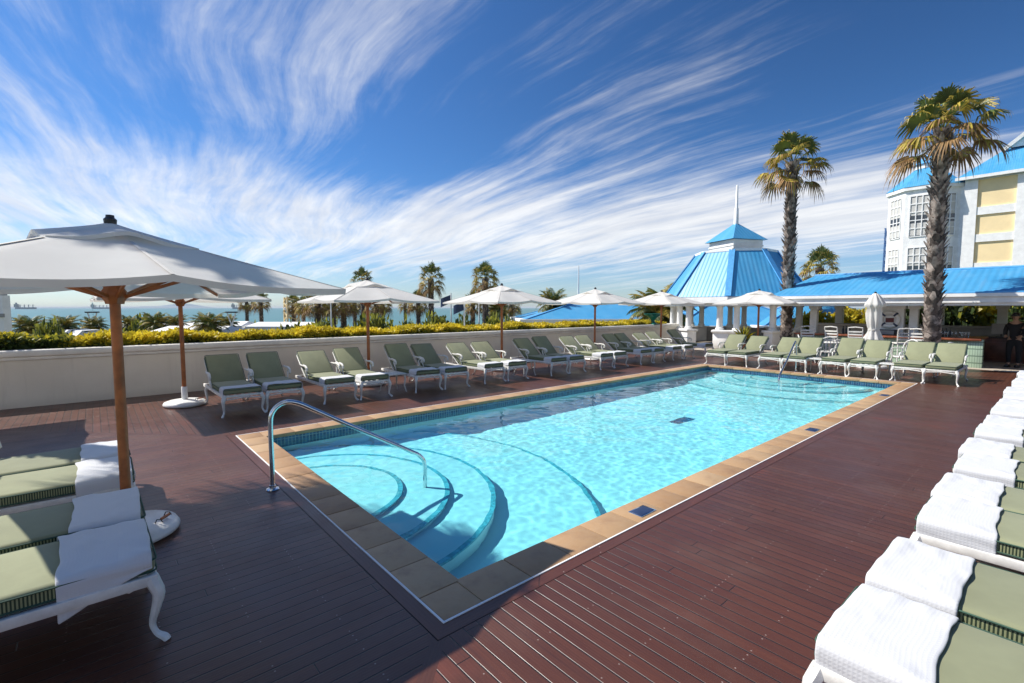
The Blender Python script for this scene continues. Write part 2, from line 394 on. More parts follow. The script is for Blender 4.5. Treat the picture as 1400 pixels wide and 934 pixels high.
def coping():
    m=MB(); random.seed(3)
    def run(a0,a1,fix0,fix1,alongx):
        n=max(1,round((a1-a0)/.43)); st=(a1-a0)/n
        for i in range(n):
            p,q=a0+i*st+.003,a0+(i+1)*st-.003; dz=random.uniform(-.0015,.0015)
            if alongx: m.rbox(p,q,fix0,fix1,-.05,.004+dz,r=.006,seg=2)
            else: m.rbox(fix0,fix1,p,q,-.05,.004+dz,r=.006,seg=2)
    ov=.025
    run(PU0+CW,PU1-CW,PV0,PV0+CW+ov,True); run(PU0+CW,PU1-CW,PV1-CW-ov,PV1,True)
    run(PV0+CW,PV1-CW,PU0,PU0+CW+ov,False); run(PV0+CW,PV1-CW,PU1-CW-ov,PU1,False)
    for cx in (PU0,PU1-CW):
        for cy in (PV0,PV1-CW): m.rbox(cx+.003,cx+CW-.003,cy+.003,cy+CW-.003,-.05,.004,r=.006,seg=2)
    tag(m.build('pool_coping',M['coping'],smooth=40),kind='structure')
    u=MB()
    for (a0,a1,b0,b1) in ((PU0,PU1,PV0,IV0-.03),(PU0,PU1,IV1+.03,PV1),(PU0,IU0-.03,PV0,PV1),(IU1+.03,PU1,PV0,PV1)): u.quad((a0,b0,-.02),(a1,b0,-.02),(a1,b1,-.02),(a0,b1,-.02))
    tag(u.build('coping_mortar',M['grey'],smooth=None),kind='structure')
coping()
WZ=-.13; FLOOR=-.98
def pool():
    p=MB(); z0,z1=FLOOR,-.36
    p.quad((IU0,IV0,z0),(IU1,IV0,z0),(IU1,IV1,z0),(IU0,IV1,z0))
    for a,b in (((IU0,IV0),(IU1,IV0)),((IU1,IV0),(IU1,IV1)),((IU1,IV1),(IU0,IV1)),((IU0,IV1),(IU0,IV0))):
        p.quad((*b,z0),(*a,z0),(*a,z1),(*b,z1))
    tile=MB()
    for a,b in (((IU0,IV0),(IU1,IV0)),((IU1,IV0),(IU1,IV1)),((IU1,IV1),(IU0,IV1)),((IU0,IV1),(IU0,IV0))):
        tile.quad((*b,z1),(*a,z1),(*a,-.03),(*b,-.03))
    tag(tile.build('waterline_mosaic',M['mosaic'],smooth=None),kind='structure')
    line=MB()
    def steps(cx,cy,sg,lv):
        for r,zt in lv:
            pts=[]
            n=48
            arc=[(cx+sg*r*math.cos(-PI/2+PI*i/n), cy+r*math.sin(-PI/2+PI*i/n)) for i in range(n+1)]
            arc=[(x,min(max(y,IV0+.0),IV1-.0)) for x,y in arc]
            top=[(x,y,zt) for x,y in arc]
            if sg<0: top=top[::-1]
            p.poly(top)
            for i in range(n):
                a,b=arc[i],arc[i+1]
                p.quad((*a,FLOOR),(*b,FLOOR),(*b,zt),(*a,zt))
                def inn(q,f): return (cx+(q[0]-cx)*f,cy+(q[1]-cy)*f)
                f=1-.045/r; f2=1+.012/r
                if abs(a[1]-IV0)<.005 or abs(a[1]-IV1)<.005: continue
                A,B=inn(a,f),inn(b,f); A2,B2=inn(a,f2),inn(b,f2)
                quad=[(*A,zt+.005),(*B,zt+.005),(*B2,zt+.005),(*A2,zt+.005)]
                line.poly(quad); line.poly([(*A2,zt-.03),(*B2,zt-.03),(*B2,zt+.005),(*A2,zt+.005)])
    steps(IU0,5.6,1,[(1.0,-.41),(1.55,-.48),(2.1,-.57),(3.3,-.80)])
    steps(IU1,5.3,-1,[(.95,-.41),(1.45,-.48),(2.0,-.57),(2.9,-.80)])
    # ledge line along the near wall
    p.box(8.5,13.6,IV0,IV0+.22,FLOOR,-.80); line.box(8.5,13.6,IV0+.18,IV0+.225,-.81,-.792)
    tag(p.build('pool_shell',M['pool'],smooth=None),kind='structure')
    tag(line.build('step_nosings',M['nosing'],smooth=None),kind='structure')
    # rippled water surface: real refraction, with the sun's caustics falling on the pool shell
    from mathutils import noise as N
    nx,ny=620,240; vs=[]; fs=[]
    for i in range(nx+1):
        for j in range(ny+1):
            x=IU0-.02+(IU1-IU0+.04)*i/nx; y=IV0-.02+(IV1-IV0+.04)*j/ny
            vs.append((x,y,WZ+.0062*N.noise((x*1.9,y*1.9,0))+.0030*N.noise((x*5.0+3,y*5.0,1))+.0011*N.noise((x*11,y*11,2))))
    for i in range(nx):
        for j in range(ny): a=i*(ny+1)+j; fs.append((a,a+ny+1,a+ny+2,a+1))
    w=MB(); w.v=vs; w.f=fs; w.m=[0]*len(fs)
    wo=tag(w.build('pool_water',M['water'],smooth=180),kind='structure'); wo.cycles.is_caustics_caster=True
    for nm in ('pool_shell','step_nosings','waterline_mosaic'): bpy.data.objects[nm].cycles.is_caustics_receiver=True
pool()
def grates():
    for i,(u,v,lab) in enumerate(((3.78,2.50,'small dark skimmer lid set in the sandstone coping nearest the camera'),(8.36,2.50,'dark skimmer lid in the sandstone coping midway along the pool'),(12.87,2.50,'dark skimmer lid in the sandstone coping near the far pool corner'))):
        t=thing('skimmer_lid',lab,'drain cover',(u,v,.004),group='skimmer lids in the pool coping')
        a=MB(); a.rbox(-.12,.12,-.075,.075,0,.008,r=.004,seg=2); a.build('frame',M['steel'],t)
        b=MB(); b.rbox(-.105,.105,-.06,.06,.004,.011,r=.003,seg=2); b.build('lid',M['navy'],t)
    t=thing('floor_drain','dark grate on the pale pool floor, seen through the water','drain',(8.9,5.0,FLOOR))
    g=MB(); g.rbox(-.34,.34,-.13,.13,0,.012,r=.005); g.build('rim',M['nosing'],t)
    g=MB()
    for k in range(8): g.box(-.31+k*.08,-.27+k*.08,-.11,.11,.012,.02)
    g.build('grille',M['nosing'],t)
grates()
def terrace():
    t=MB(); z=-.006
    X1=PU1+EX; Y0=PV0-EX
    t.quad((X1,-9,z),(30,-9,z),(30,15,z),(X1,15,z)); t.quad((-9,-9,z),(X1,-9,z),(X1,Y0,z),(-9,Y0,z)); t.quad((-9,Y0,z),(PU0-EX,Y0,z),(PU0-EX,13.1,z),(-9,13.1,z))
    tag(t.build('terrace_paving',M['pave'],smooth=None),kind='structure')
    k=MB(); k.rbox(X1-.02,X1+.55,-6,7.6,-.03,.012,r=.006); tag(k.build('stone_edging',M['pave'],smooth=40),kind='structure')
    r=MB(); r.box(-9,30,14.9,15.1,-6.3,.3); tag(r.build('terrace_retaining_wall',M['cream_wall'],smooth=None),kind='structure')
terrace()
# ------------------------------------------------------------------ planter wall and hedge
VW=12.95
def planter():
    t=thing('planter_wall','long cream rendered planter wall with rounded coping behind the loungers','wall',(0,VW,0))
    U0,U1=-5.5,22.4
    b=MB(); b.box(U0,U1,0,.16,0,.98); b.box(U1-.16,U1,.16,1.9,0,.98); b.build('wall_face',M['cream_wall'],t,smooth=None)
    c=MB(); c.rbox(U0-.05,U1+.06,-.07,.30,.96,1.10,r=.045,seg=4); c.rbox(U1-.27,U1+.063,.24,1.97,.963,1.097,r=.045,seg=4)
    c.rbox(U0,U1+.02,-.03,.2,.90,.963,r=.02,seg=2); c.build('coping',M['wall_cap'],t,smooth=50)
    s=MB(); s.quad((U0,.3,1.0),(U1-.2,.3,1.0),(U1-.2,1.95,1.0),(U0,1.95,1.0)); s.box(U0,U1,1.85,1.95,-.3,1.02); s.build('planting_bed',M['soil'],t,smooth=None)
planter()
def leafcloud(mb, n, samp, size, mis, stretch=1.7):
    for _ in range(n):
        p,up=samp(); p=Vector(p)
        d=(Vector((random.gauss(0,1),random.gauss(0,1),random.gauss(0,.7)))+Vector(up)*1.2).normalized()
        a=d.cross(Vector((random.gauss(0,1),random.gauss(0,1),random.gauss(0,1)))).normalized()
        s=size*random.uniform(.6,1.3); q=d*s*stretch; w=a*s*.5
        mi=mis(p)
        mb.add([p,p+q*.5+w,p+q,p+q*.5-w],[(0,1,2,3)],mi)
def hedge():
    random.seed(11)
    def top(u): return 1.245-.0035*u+.04*math.sin(u*1.7)+.035*math.sin(u*4.3+1)+.02*math.sin(u*9.1)
    def build(name,label,u0,u1,n,pal,h=0,mats=None):
        mb=MB()
        def samp():
            u=random.uniform(u0,u1); s=random.random(); T=top(u)+h
            if s<.45: v=random.uniform(VW+.25,VW+1.05); z=T+random.uniform(-.07,.06)-.06*abs(v-VW-.65); up=(0,-.2,1)
            elif s<.85: v=VW+.25+random.uniform(-.06,.08); z=random.uniform(1.06,T); up=(0,-1,.5)
            else: v=random.uniform(VW+.3,VW+1.0); z=random.uniform(1.05,T); up=(0,0,1)
            return (u,v,z),up
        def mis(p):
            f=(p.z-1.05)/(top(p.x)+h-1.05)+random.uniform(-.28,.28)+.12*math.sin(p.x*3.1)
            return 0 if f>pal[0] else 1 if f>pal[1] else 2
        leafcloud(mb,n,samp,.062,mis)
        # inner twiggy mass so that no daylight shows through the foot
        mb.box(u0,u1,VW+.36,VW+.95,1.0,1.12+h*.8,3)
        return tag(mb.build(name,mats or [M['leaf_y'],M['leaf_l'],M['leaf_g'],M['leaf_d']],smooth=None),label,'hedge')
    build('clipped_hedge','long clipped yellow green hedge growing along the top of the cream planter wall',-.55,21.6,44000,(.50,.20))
    build('dark_hedge','dark green hedge end at the left of the planter, in shade',-5.4,-.4,11000,(1.2,.85),.05)
hedge()

def smooth_path(P,n=6):
    P=[Vector(p) for p in P]; out=[]
    for i in range(len(P)-1):
        a=P[max(i-1,0)];b=P[i];c=P[i+1];d=P[min(i+2,len(P)-1)]
        for k in range(n):
            t=k/n; out.append(.5*((2*b)+(c-a)*t+(2*a-5*b+4*c-d)*t*t+(3*b-a-3*c+d)*t**3))
    out.append(P[-1]); return out
# ------------------------------------------------------------------ sun lounger
def make_lounger(deg=40):
    t=thing('sun_lounger','','sun lounger')
    f=MB()
    for s in (-1,1):
        f.rbox(-1.86,-.02,s*.30-.018,s*.30+.018,.325,.385,r=.008,seg=2)
    for x in (-.04,-.6,-1.18,-1.84): f.rbox(x-.018,x+.018,-.30,.30,.335,.378,r=.008,seg=2)
    for k in range(5): f.box(-1.18,-.05,-.24+k*.12-.015,-.24+k*.12+.015,.372,.384)
    f.tube([(-.02,-.27,.30),(-.02,0,.325),(-.02,.27,.30)],.012,6)       # foot apron
    f.build('frame',M['white_metal'],t)
    for x,s,fr in ((-.05,-1,1),(-.05,1,1),(-1.55,-1,-1),(-1.55,1,-1)):
        g=MB()
        g.tube(smooth_path([(x,s*.285,.37),(x+.012*fr,s*.30,.33),(x+.03*fr,s*.318,.27),(x+.012*fr,s*.312,.18),(x-.005*fr,s*.305,.10),(x+.012*fr,s*.318,.045),(x+.045*fr,s*.338,.018),(x+.055*fr,s*.345,0)],3),
               [.034,.035,.036,.036,.035,.034,.031,.028,.025,.023,.021,.019,.017,.016,.0155,.016,.018,.02,.021,.021,.020,.020],8)
        g.tube([(x-.03*fr,s*.285,.345),(x-.10*fr,s*.285,.325),(x-.15*fr,s*.285,.34)],[.016,.02,.008],6)
        g.build('leg',M['white_metal'],t)
    A=R(deg); ca,sa=math.cos(A),math.sin(A); hx,hz=-1.17,.375
    def bk(d,y,h): return (hx-d*ca+h*sa, y, hz+d*sa+h*ca)
    b=MB()
    for s in (-1,1): b.tube([bk(0,s*.30,0),bk(.4,s*.30,0),bk(.76,s*.29,0),bk(.80,s*.25,0)],.016,6)
    b.tube([bk(.80,-.25,0),bk(.82,0,0),bk(.80,.25,0)],.016,6)
    for d in (.15,.3,.45,.6): b.tube([bk(d,-.29,0),bk(d,.29,0)],.008,5)
    for s in (-1,1): b.tube([bk(.5,s*.2,0),(-1.62,s*.2,.36)],.011,5)
    b.build('back_frame',M['white_metal'],t)
    for s in (-1,1):
        a=MB()
        a.tube([bk(.42,s*.315,.0),bk(.36,s*.335,.09),(-1.28,s*.345,.655),(-1.15,s*.345,.665),(-1.03,s*.345,.655),(-.965,s*.345,.62),(-.955,s*.345,.575),(-.985,s*.345,.55),(-1.02,s*.345,.57),(-1.01,s*.345,.60)],
               [.012,.014,.019,.024,.024,.021,.018,.015,.012,.008],7)
        a.tube([(-1.06,s*.34,.645),(-1.10,s*.335,.58),(-1.055,s*.325,.50),(-1.03,s*.312,.43),(-1.05,s*.305,.375)],[.014,.017,.014,.012,.016],7)
        a.build('armrest',M['white_metal'],t)
    c=MB(); c.rbox(-1.19,-.025,-.292,.292,.387,.482,r=.032,seg=4,mi=0)
    # ribbed boxing along the two long sides
    for s in (-1,1): c.box(-1.13,-.10,s*.2925-.002,s*.2925+.002,.405,.462,1)
    cu=c.build('seat_cushion',[M['sage'],M['rib']],t,smooth=50)
    def loop(mb,x0,x1,y0,y1,z,r=.0055,T=None):
        q=.03; P=[]
        for cx,cy,a0 in ((x1-q,y1-q,0),(x0+q,y1-q,90),(x0+q,y0+q,180),(x1-q,y0+q,270)):
            for k in range(4):
                a=R(a0+30*k); P.append((cx+q*math.cos(a),cy+q*math.sin(a),z))
        P.append(P[0]); P=[T(Vector(p)) for p in P] if T else P
        mb.tube(P,r,5)
    pp=MB()
    for z in (.402,.467): loop(pp,-1.196,-.02,-.298,.298,z)
    pp.build('piping',M['piping'],cu)
    Mt=Matrix(((-ca,0,sa,hx),(0,1,0,0),(sa,0,ca,hz),(0,0,0,1)))
    bc=MB(); bc.rbox(.05,.80,-.292,.292,.012,.095,r=.032,seg=4,M=Mt)
    bo=bc.build('back_cushion',[M['sage'],M['rib']],t,smooth=50)
    # outward orientation of the mirrored cushion
    bp=MB()
    for z in (.026,.081): loop(bp,.044,.806,-.298,.298,z,T=lambda p:Mt@p)
    bp.build('piping',M['piping'],bo)
    bm=bmesh.new(); bm.from_mesh(bo.data); bmesh.ops.recalc_face_normals(bm,faces=bm.faces); bm.to_mesh(bo.data); bm.free()
    return t
LOUNGER=[make_lounger(40),make_lounger(37),make_lounger(44)]; _first=[True]*3; _n=[0]
def lounger(u,v,rz,label,group,sy=1.0):
    k=(0,0,1,0,2,0,1,1,0,2,0,0)[_n[0]%12]; _n[0]+=1
    if _first[k]:
        _first[k]=False; o=LOUNGER[k]; o.location=(u,v,0); o.rotation_euler=(0,0,rz); o.scale=(1,sy,1); o['label']=label; o['group']=group
        return o
    return dup(LOUNGER[k],(u,v,0),rz,label,group,scale=(1,sy,1))
from mathutils import noise as _N
def make_towel(seed,x0,x1,hl,hr,skew=0,loose=.012):
    """folded bath towel draped across the foot of a lounger (local x towards the foot)"""
    random.seed(seed); W=.297; zt=.487; rr=.035
    prof=[]; n1=7
    for i in range(n1): prof.append(('L',1-i/(n1-1)))
    nx=22; mb=MB(); rows=[]
    ph=[random.uniform(0,6.28) for _ in range(6)]
    for ix in range(nx+1):
        a=ix/nx; x=x0+(x1-x0)*a; row=[]; uvs=[]
        L=hl*(1-skew*a)+.012*math.sin(a*5+ph[0]); Rr=hr*(1-skew*.3*a)+.01*math.sin(a*4+ph[1])
        pts=[]
        for i in range(7): pts.append((-W-.006-.006*math.sin(i*1.1+a*7+ph[2])*(1-i/6),zt-rr-L*(1-i/6.),-(L*(1-i/6.))-rr*1.5-W))
        for i in range(1,6):
            th=PI/2*i/6; pts.append((-W+rr-rr*math.cos(th)-.004,zt-rr+rr*math.sin(th),-W-rr*1.5+i*rr*.26))
        for i in range(19):
            y=-W+rr+(2*W-2*rr)*i/18; pts.append((y,zt,y))
        for i in range(1,6):
            th=PI/2*(1-i/6); pts.append((W-rr+rr*math.cos(th)+.004,zt-rr+rr*math.sin(th),W-rr+i*rr*.26))
        for i in range(7): pts.append((W+.006+.006*math.sin(i*1.3+a*6+ph[3])*(i/6),zt-rr-Rr*(i/6.),W+Rr*i/6.+rr*.6))
        for (y,z,uu) in pts:
            wz=loose*(.75*_N.noise((x*6,y*6,seed*3.3))+.40*_N.noise((x*15+y*5,y*9,seed*7.1)))
            edge=max(0,1-min(a,1-a)/.06)
            rows.append((x+(.009*math.sin(y*8+ph[0])+.004*math.sin(y*23+ph[1]))*(1 if a<.5 else .4)+(-.03*y if a<.5 else .012*y)+random.uniform(-.001,.001),y,z+.004+max(wz,-.001)*(1 if z>zt-.01 else .3)+random.uniform(-.0006,.0006)-.003*edge))
            uvs.append((x,uu))
        if ix==0: np_=len(pts); U=[]
        U.append(uvs)
    for ix in range(nx):
        for j in range(np_-1):
            i0=ix*np_+j; mb.f.append((i0,i0+np_,i0+np_+1,i0+1)); mb.m.append(0)
            mb.uv[len(mb.f)-1]=[U[ix][j],U[ix+1][j],U[ix+1][j+1],U[ix][j+1]]
    mb.v=rows
    o=mb.build('folded_towel',M['towel'],smooth=180)
    s=o.modifiers.new('s','SOLIDIFY'); s.thickness=.009; s.offset=1
    s=o.modifiers.new('b','SUBSURF'); s.levels=1; s.render_levels=1
    return baked(o)
TOW=[make_towel(1,-.40,-.03,.12,.11,-.3,.03),make_towel(2,-.38,-.025,.09,.12,.35,.03),make_towel(3,-.44,-.03,.18,.19,.8,.03),make_towel(4,-.36,-.05,.10,.10)]
_used=[False]*len(TOW)
def towel(k,u,v,rz,label,group,dx=0,sy=1.0):
    off=Vector((math.cos(rz)*dx,math.sin(rz)*dx,0))
    o=TOW[k]
    if _used[k]: o=o.copy(); COL.objects.link(o)
    _used[k]=True; o.scale=(1,sy,1)
    o.location=(u+off.x,v+off.y,0); o.rotation_euler=(0,0,rz+random.uniform(-.015,.015)); tag(o,label,'towel',group)
ORD=['first','second','third','fourth','fifth','sixth','seventh','eighth','ninth']
rowA=[1.93,2.63,3.68,4.40,5.68,6.42,7.62,8.35,9.90,10.63,11.95,12.70,14.05,14.80,16.10,16.85,18.20]
def rows():
    random.seed(21)
    for i,u in enumerate(rowA):
        p=ORD[i//2]; sd=('left','right')[i%2]
        if i==16: lab='green cushioned sun lounger alone at the far end of the row along the planter wall'; tl='white towel on the lone lounger at the far end of the planter wall row'
        else:
            lab=f'green cushioned sun lounger, {sd} one of the {p} pair from the left along planter wall'
            tl=f'white towel on the {sd} lounger of the {p} pair from the left along planter wall'
        v=9.52-.02*u+random.uniform(-.05,.05); rz=-PI/2+random.uniform(-.03,.03)
        lounger(u,v,rz,lab,'sun loungers along the planter wall')
        towel((3,1,3)[i%3],u,v,rz,tl,'towels on the loungers along the planter wall')
    for i,v in enumerate([7.62,6.95,5.92,5.24,4.25,3.54,2.60,1.96]):
        p=ORD[i//2]; sd=('left','right')[i%2]
        lounger(15.62+random.uniform(-.04,.04),v,PI+random.uniform(-.03,.03),f'sunlit green sun lounger, {sd} one of the {p} pair from the left before the bar','sun loungers at the far end of the pool')
    for i,u in enumerate([2.60,3.36,4.46,5.13,6.08,6.79,7.80,8.49,9.50,10.2,11.2,11.9,12.9,13.6,14.6,15.3]):
        p=ORD[i//2]; sd=('nearer','farther')[i%2]
        v=.64+random.uniform(-.03,.03); rz=PI/2+random.uniform(-.02,.02)
        w='nearest' if i<2 else p
        lab=f'green sun lounger at right edge, {sd} one of the {w} pair counted from the camera'
        tl=f'white towel at right edge on the {sd} lounger of the {w} pair from the camera'
        lounger(u,v,rz,lab,'sun loungers along the right edge',1.1)
        towel(0 if i%2==0 else 1,u,v,rz,tl,'towels on the loungers along the right edge',0,1.1)
    for i,(v,pl,sd,k) in enumerate([(3.67,'near left','nearer',2),(4.41,'near left','farther',0),(5.52,'far left','nearer',0),(6.24,'far left','farther',1)]):
        nm='in front of the large umbrella' if i<2 else 'behind the large umbrella'
        lounger(.22,v,random.uniform(-.02,.02),f'green sun lounger at left {nm}, {sd} one of its pair','sun loungers at the left edge',1.1)
        towel(k,.22,v,0,f'white towel on the {sd} lounger of the left pair {nm}','towels on the loungers at the left edge',0,1.1)
rows()
# ------------------------------------------------------------------ low side tables
def make_side_table():
    t=thing('side_table','','table',group='small white side tables between loungers')
    a=MB(); a.rbox(-.23,.23,-.23,.23,.40,.425,r=.01,seg=2)
    for k in range(6): a.box(-.2,.2,-.2+k*.075,-.165+k*.075,.425,.431)
    a.build('tabletop',M['white_metal'],t)
    for sx in (-1,1):
        for sy in (-1,1):
            g=MB(); g.tube([(sx*.19,sy*.19,.41),(sx*.205,sy*.205,.3),(sx*.19,sy*.19,.15),(sx*.215,sy*.215,.02),(sx*.225,sy*.225,0)],[.02,.021,.014,.013,.014],6); g.build('leg',M['white_metal'],t)
    return t
ST=make_side_table()
for i,(u,v,l) in enumerate([(5.05,9.95,'small low white side table left of the third lounger pair along the wall'),(9.10,9.95,'small low white side table between the fourth and fifth lounger pairs along the wall'),
        (15.95,4.75,'small low white side table between the second and third lounger pairs before the bar'),(15.95,3.07,'small low white side table between the two rightmost lounger pairs before the bar')]):
    if i==0: ST.location=(u,v,0); ST['label']=l
    else: dup(ST,(u,v,0),0,l)

# ------------------------------------------------------------------ market umbrellas
ZT,ZR,HF=2.63,2.06,1.27
def zc(q,zmid): return (ZT-.06)+(zmid-(ZT-.06))*q**.93
def make_umbrella():
    t=thing('market_umbrella','','umbrella',group='open square market umbrellas')
    b=MB(); b.lathe([(0,.0),(.32,.0),(.355,.02),(.36,.045),(.34,.08),(.27,.105),(.12,.12),(.0,.125)],36); bo=b.build('base',M['plastic_white'],t,smooth=60)
    h=MB()
    h.tube([(.18,-.19,.135),(.26,-.11,.128)],.012,8); h.build('carry_handle',M['terracotta'],bo)
    h=MB()
    for p in ((.17,-.21),(.27,-.09)): h.tube([(p[0]-.03,p[1]+.03,.11),(p[0]-.02,p[1]+.02,.14),(p[0],p[1],.138),(p[0]+.01,p[1]-.01,.115)],.005,5)
    h.build('handle_bracket',M['dark'],bo)
    s=MB(); s.lathe([(.0,.1),(.052,.1),(.052,.36),(.045,.37),(0,.37)],18); s.build('pole_socket',M['plastic_white'],t)
    p=MB(); p.tube([(0,0,.3),(0,0,2.52)],.037,16); p.build('pole',M['wood'],t)
    hb=MB(); hb.lathe([(0,1.93),(.062,1.93),(.066,1.95),(.085,1.98),(.085,2.03),(.066,2.06),(.06,2.09),(0,2.09)],8); hb.build('hub',M['wood'],t)
    fi=MB(); fi.lathe([(0,ZT-.08),(.04,ZT-.08),(.045,ZT-.03),(.03,ZT-.015),(.028,ZT+.005),(0,ZT+.01)],12); fi.build('finial',M['dark'],t)
    # canopy: square, eight panels, a little sag between the ribs
    def edge(a):
        a=a%(2*PI); c,s=math.cos(a),math.sin(a); k=HF/max(abs(c),abs(s)); return c*k,s*k
    N=64; K=9
    def surf(q,j):
        a=2*PI*j/N; ex,ey=edge(a); fr=(j%8)/8; sag=math.sin(PI*fr)
        cf=1-abs(((a/(PI/4)+1)%2)-1); cf=abs(((j/8)%2)-1)   # 1 on mid ribs? -> 0 at mids, 1 at corners
        corner=(1-abs(((j/8.)%2)-1))
        zm=ZR+.055*(1-corner)
        z=zc(q,zm)-.028*sag*q*q
        pull=1-.022*sag*q*q
        return (ex*q*pull,ey*q*pull,z)
    c=MB(); vs=[]; fs=[]
    q0=.16
    for i in range(K+1):
        q=q0+(1-q0)*i/K
        for j in range(N): vs.append(surf(q,j))
    for j in range(N):
        x,y,z=surf(1,j); vs.append((x*.997,y*.997,z-.045))
    for i in range(K+1):
        for j in range(N): fs.append((i*N+j,(i+1)*N+j,(i+1)*N+(j+1)%N,i*N+(j+1)%N))
    c.add(vs,fs); co=c.build('canopy',M['canvas'],t,smooth=32)
    # vent cap: second small canopy, open between its ribs
    v=MB(); vs=[];fs=[]; qs=[.0,.08,.16,.24,.31,.36]
    for i,q in enumerate(qs):
        for j in range(N):
            x,y,z=surf(max(q,.001),j); fr=((j+8)%16)/16
            lift=(.006+.062*math.sin(PI*fr)**2*(q/.36)**1.2)
            vs.append((x,y,z+lift+.004))
    k=len(qs)
    for j in range(N):
        x,y,z=vs[(k-1)*N+j]; vs.append((x*1.0,y*1.0,z-.03))
    for i in range(k):
        for j in range(N): fs.append((i*N+j,(i+1)*N+j,(i+1)*N+(j+1)%N,i*N+(j+1)%N))
    v.add(vs,fs); v.build('vent_cap',M['canvas'],co,smooth=40)
    for r in range(8):
        sm=MB(); P=[Vector(surf(q,r*8))+Vector((0,0,.003)) for q in (.37,.55,.75,.9,1.0)]; d=Vector((P[-1].x,P[-1].y,0)).normalized(); sd=Vector((-d.y,d.x,0))*.013
        for k_ in range(4): sm.quad(P[k_]-sd,P[k_+1]-sd,P[k_+1]+sd,P[k_]+sd)
        sm.build('seam',M['seam'],co,smooth=None)
    for r in range(8):
        j=r*8; P=[Vector(surf(q,j)) for q in (.1,.5,.985)]
        rb=MB(); rb.bar(P[0]-Vector((0,0,.03)),P[1]-Vector((0,0,.026)),.016,.026); rb.bar(P[1]-Vector((0,0,.026)),P[2]-Vector((0,0,.022)),.016,.024)
        rb.build('rib',M['wood'],t)
        st=MB(); m=Vector(surf(.52,j))-Vector((0,0,.04)); d=Vector((m.x,m.y,0)).normalized()
        st.bar(d*.07+Vector((0,0,1.985)),m,.018,.024); st.build('strut',M['wood'],t)
    return t
UM=make_umbrella()
ul=['large off white umbrella at the left, its canopy dappled with tree shade','second white umbrella from left, beside the wall and half hidden by the large one','white umbrella on brown pole behind the second and third lounger pairs from left','white umbrella between fourth and fifth lounger pairs along the planter wall','white umbrella in front of the low blue hip roof','white umbrella farthest along the planter wall, beside the drooping palm','white umbrella standing before the blue pavilion, left of the tall palm','white umbrella at the left end of the wall beyond the frame']
for i,(u,v,a) in enumerate([(.13,5.03,R(12)),(1.26,11.2,R(2)),(5.05,11.2,R(-1)),(9.31,11.2,R(2)),(13.7,11.2,R(0)),(18.05,11.2,R(-2)),(19.5,7.85,R(3)),(-2.55,11.2,R(1))]):
    if i==0: UM.location=(u,v,0); UM.rotation_euler=(0,0,a); UM['label']=ul[0]
    else: dup(UM,(u,v,0),a,ul[i])
def closed_umbrella():
    t=thing('closed_umbrella','furled off white umbrella tied shut, standing between loungers and the bar','umbrella',(18.6,3.98,0))
    b=MB(); b.lathe([(0,0),(.4,0),(.41,.045),(.38,.085),(.12,.12),(0,.125)],28); b.build('base',M['plastic_white'],t,smooth=60)
    p=MB(); p.tube([(0,0,.1),(0,0,2.3)],.041,12); p.build('pole',M['wood'],t)
    c=MB()
    def mod(a,z): return 1+.20*math.sin(a*8+z*2.2)+.12*math.sin(a*3+z*5)
    c.lathe([(.03,2.36),(.07,2.33),(.15,2.2),(.235,2.03),(.25,1.95),(.17,1.90),(.185,1.72),(.175,1.5),(.15,1.32),(.125,1.22),(.17,1.08),(.235,.93),(.26,.84),(.20,.83),(.05,.95)],40,mod=mod)
    c.build('canopy',M['canvas'],t,smooth=180)
    k=MB(); k.lathe([(.115,1.19),(.15,1.19),(.15,1.25),(.115,1.25)],24); k.build('tie_strap',M['canvas'],t)
    f=MB(); f.lathe([(0,2.34),(.035,2.34),(.035,2.39),(0,2.41)],10); f.build('finial',M['dark'],t)
closed_umbrella()
# ------------------------------------------------------------------ handrails
def rail(name,label,P,base):
    t=thing(name,label,'handrail',(base[0],base[1],0))
    o=Vector((base[0],base[1],0))
    a=MB(); a.tube([p-o for p in smooth_path(P)],.0245,14); a.build('rail_tube',M['steel'],t,smooth=60)
    f=MB(); f.lathe([(0,.0),(.062,.0),(.065,.006),(.06,.014),(.032,.02),(.03,.05),(0,.05)],24); f.build('floor_flange',M['steel'],t,smooth=40)
    f=MB(); e=Vector(P[-1])-o; f.lathe([(0,0),(.05,0),(.05,.012),(.028,.02),(0,.02)],20,c=tuple(e)); f.build('step_flange',M['steel'],t,smooth=40)
rail('pool_handrail','polished steel handrail curving from the deck into the near pool steps',
     [(1.33,5.36,0),(1.33,5.36,.35),(1.33,5.36,.68),(1.345,5.355,.80),(1.40,5.35,.875),(1.49,5.34,.91),(1.60,5.325,.885),(1.75,5.30,.80),(2.05,5.24,.62),(2.45,5.15,.385),(2.78,5.07,.19),(2.90,5.045,.11),(2.955,5.03,.0),(2.96,5.03,-.25),(2.96,5.03,-.62)],(1.33,5.36))
rail('pool_handrail','steel handrail at the far end of the pool before the loungers',
     [(15.85,5.25,0),(15.85,5.25,.35),(15.85,5.25,.72),(15.83,5.25,.83),(15.72,5.24,.90),(15.58,5.22,.86),(15.2,5.17,.67),(14.6,5.09,.37),(14.05,5.02,.13),(13.9,5.0,.04),(13.85,4.99,-.05),(13.85,4.99,-.3),(13.85,4.99,-.62)],(15.85,5.25))
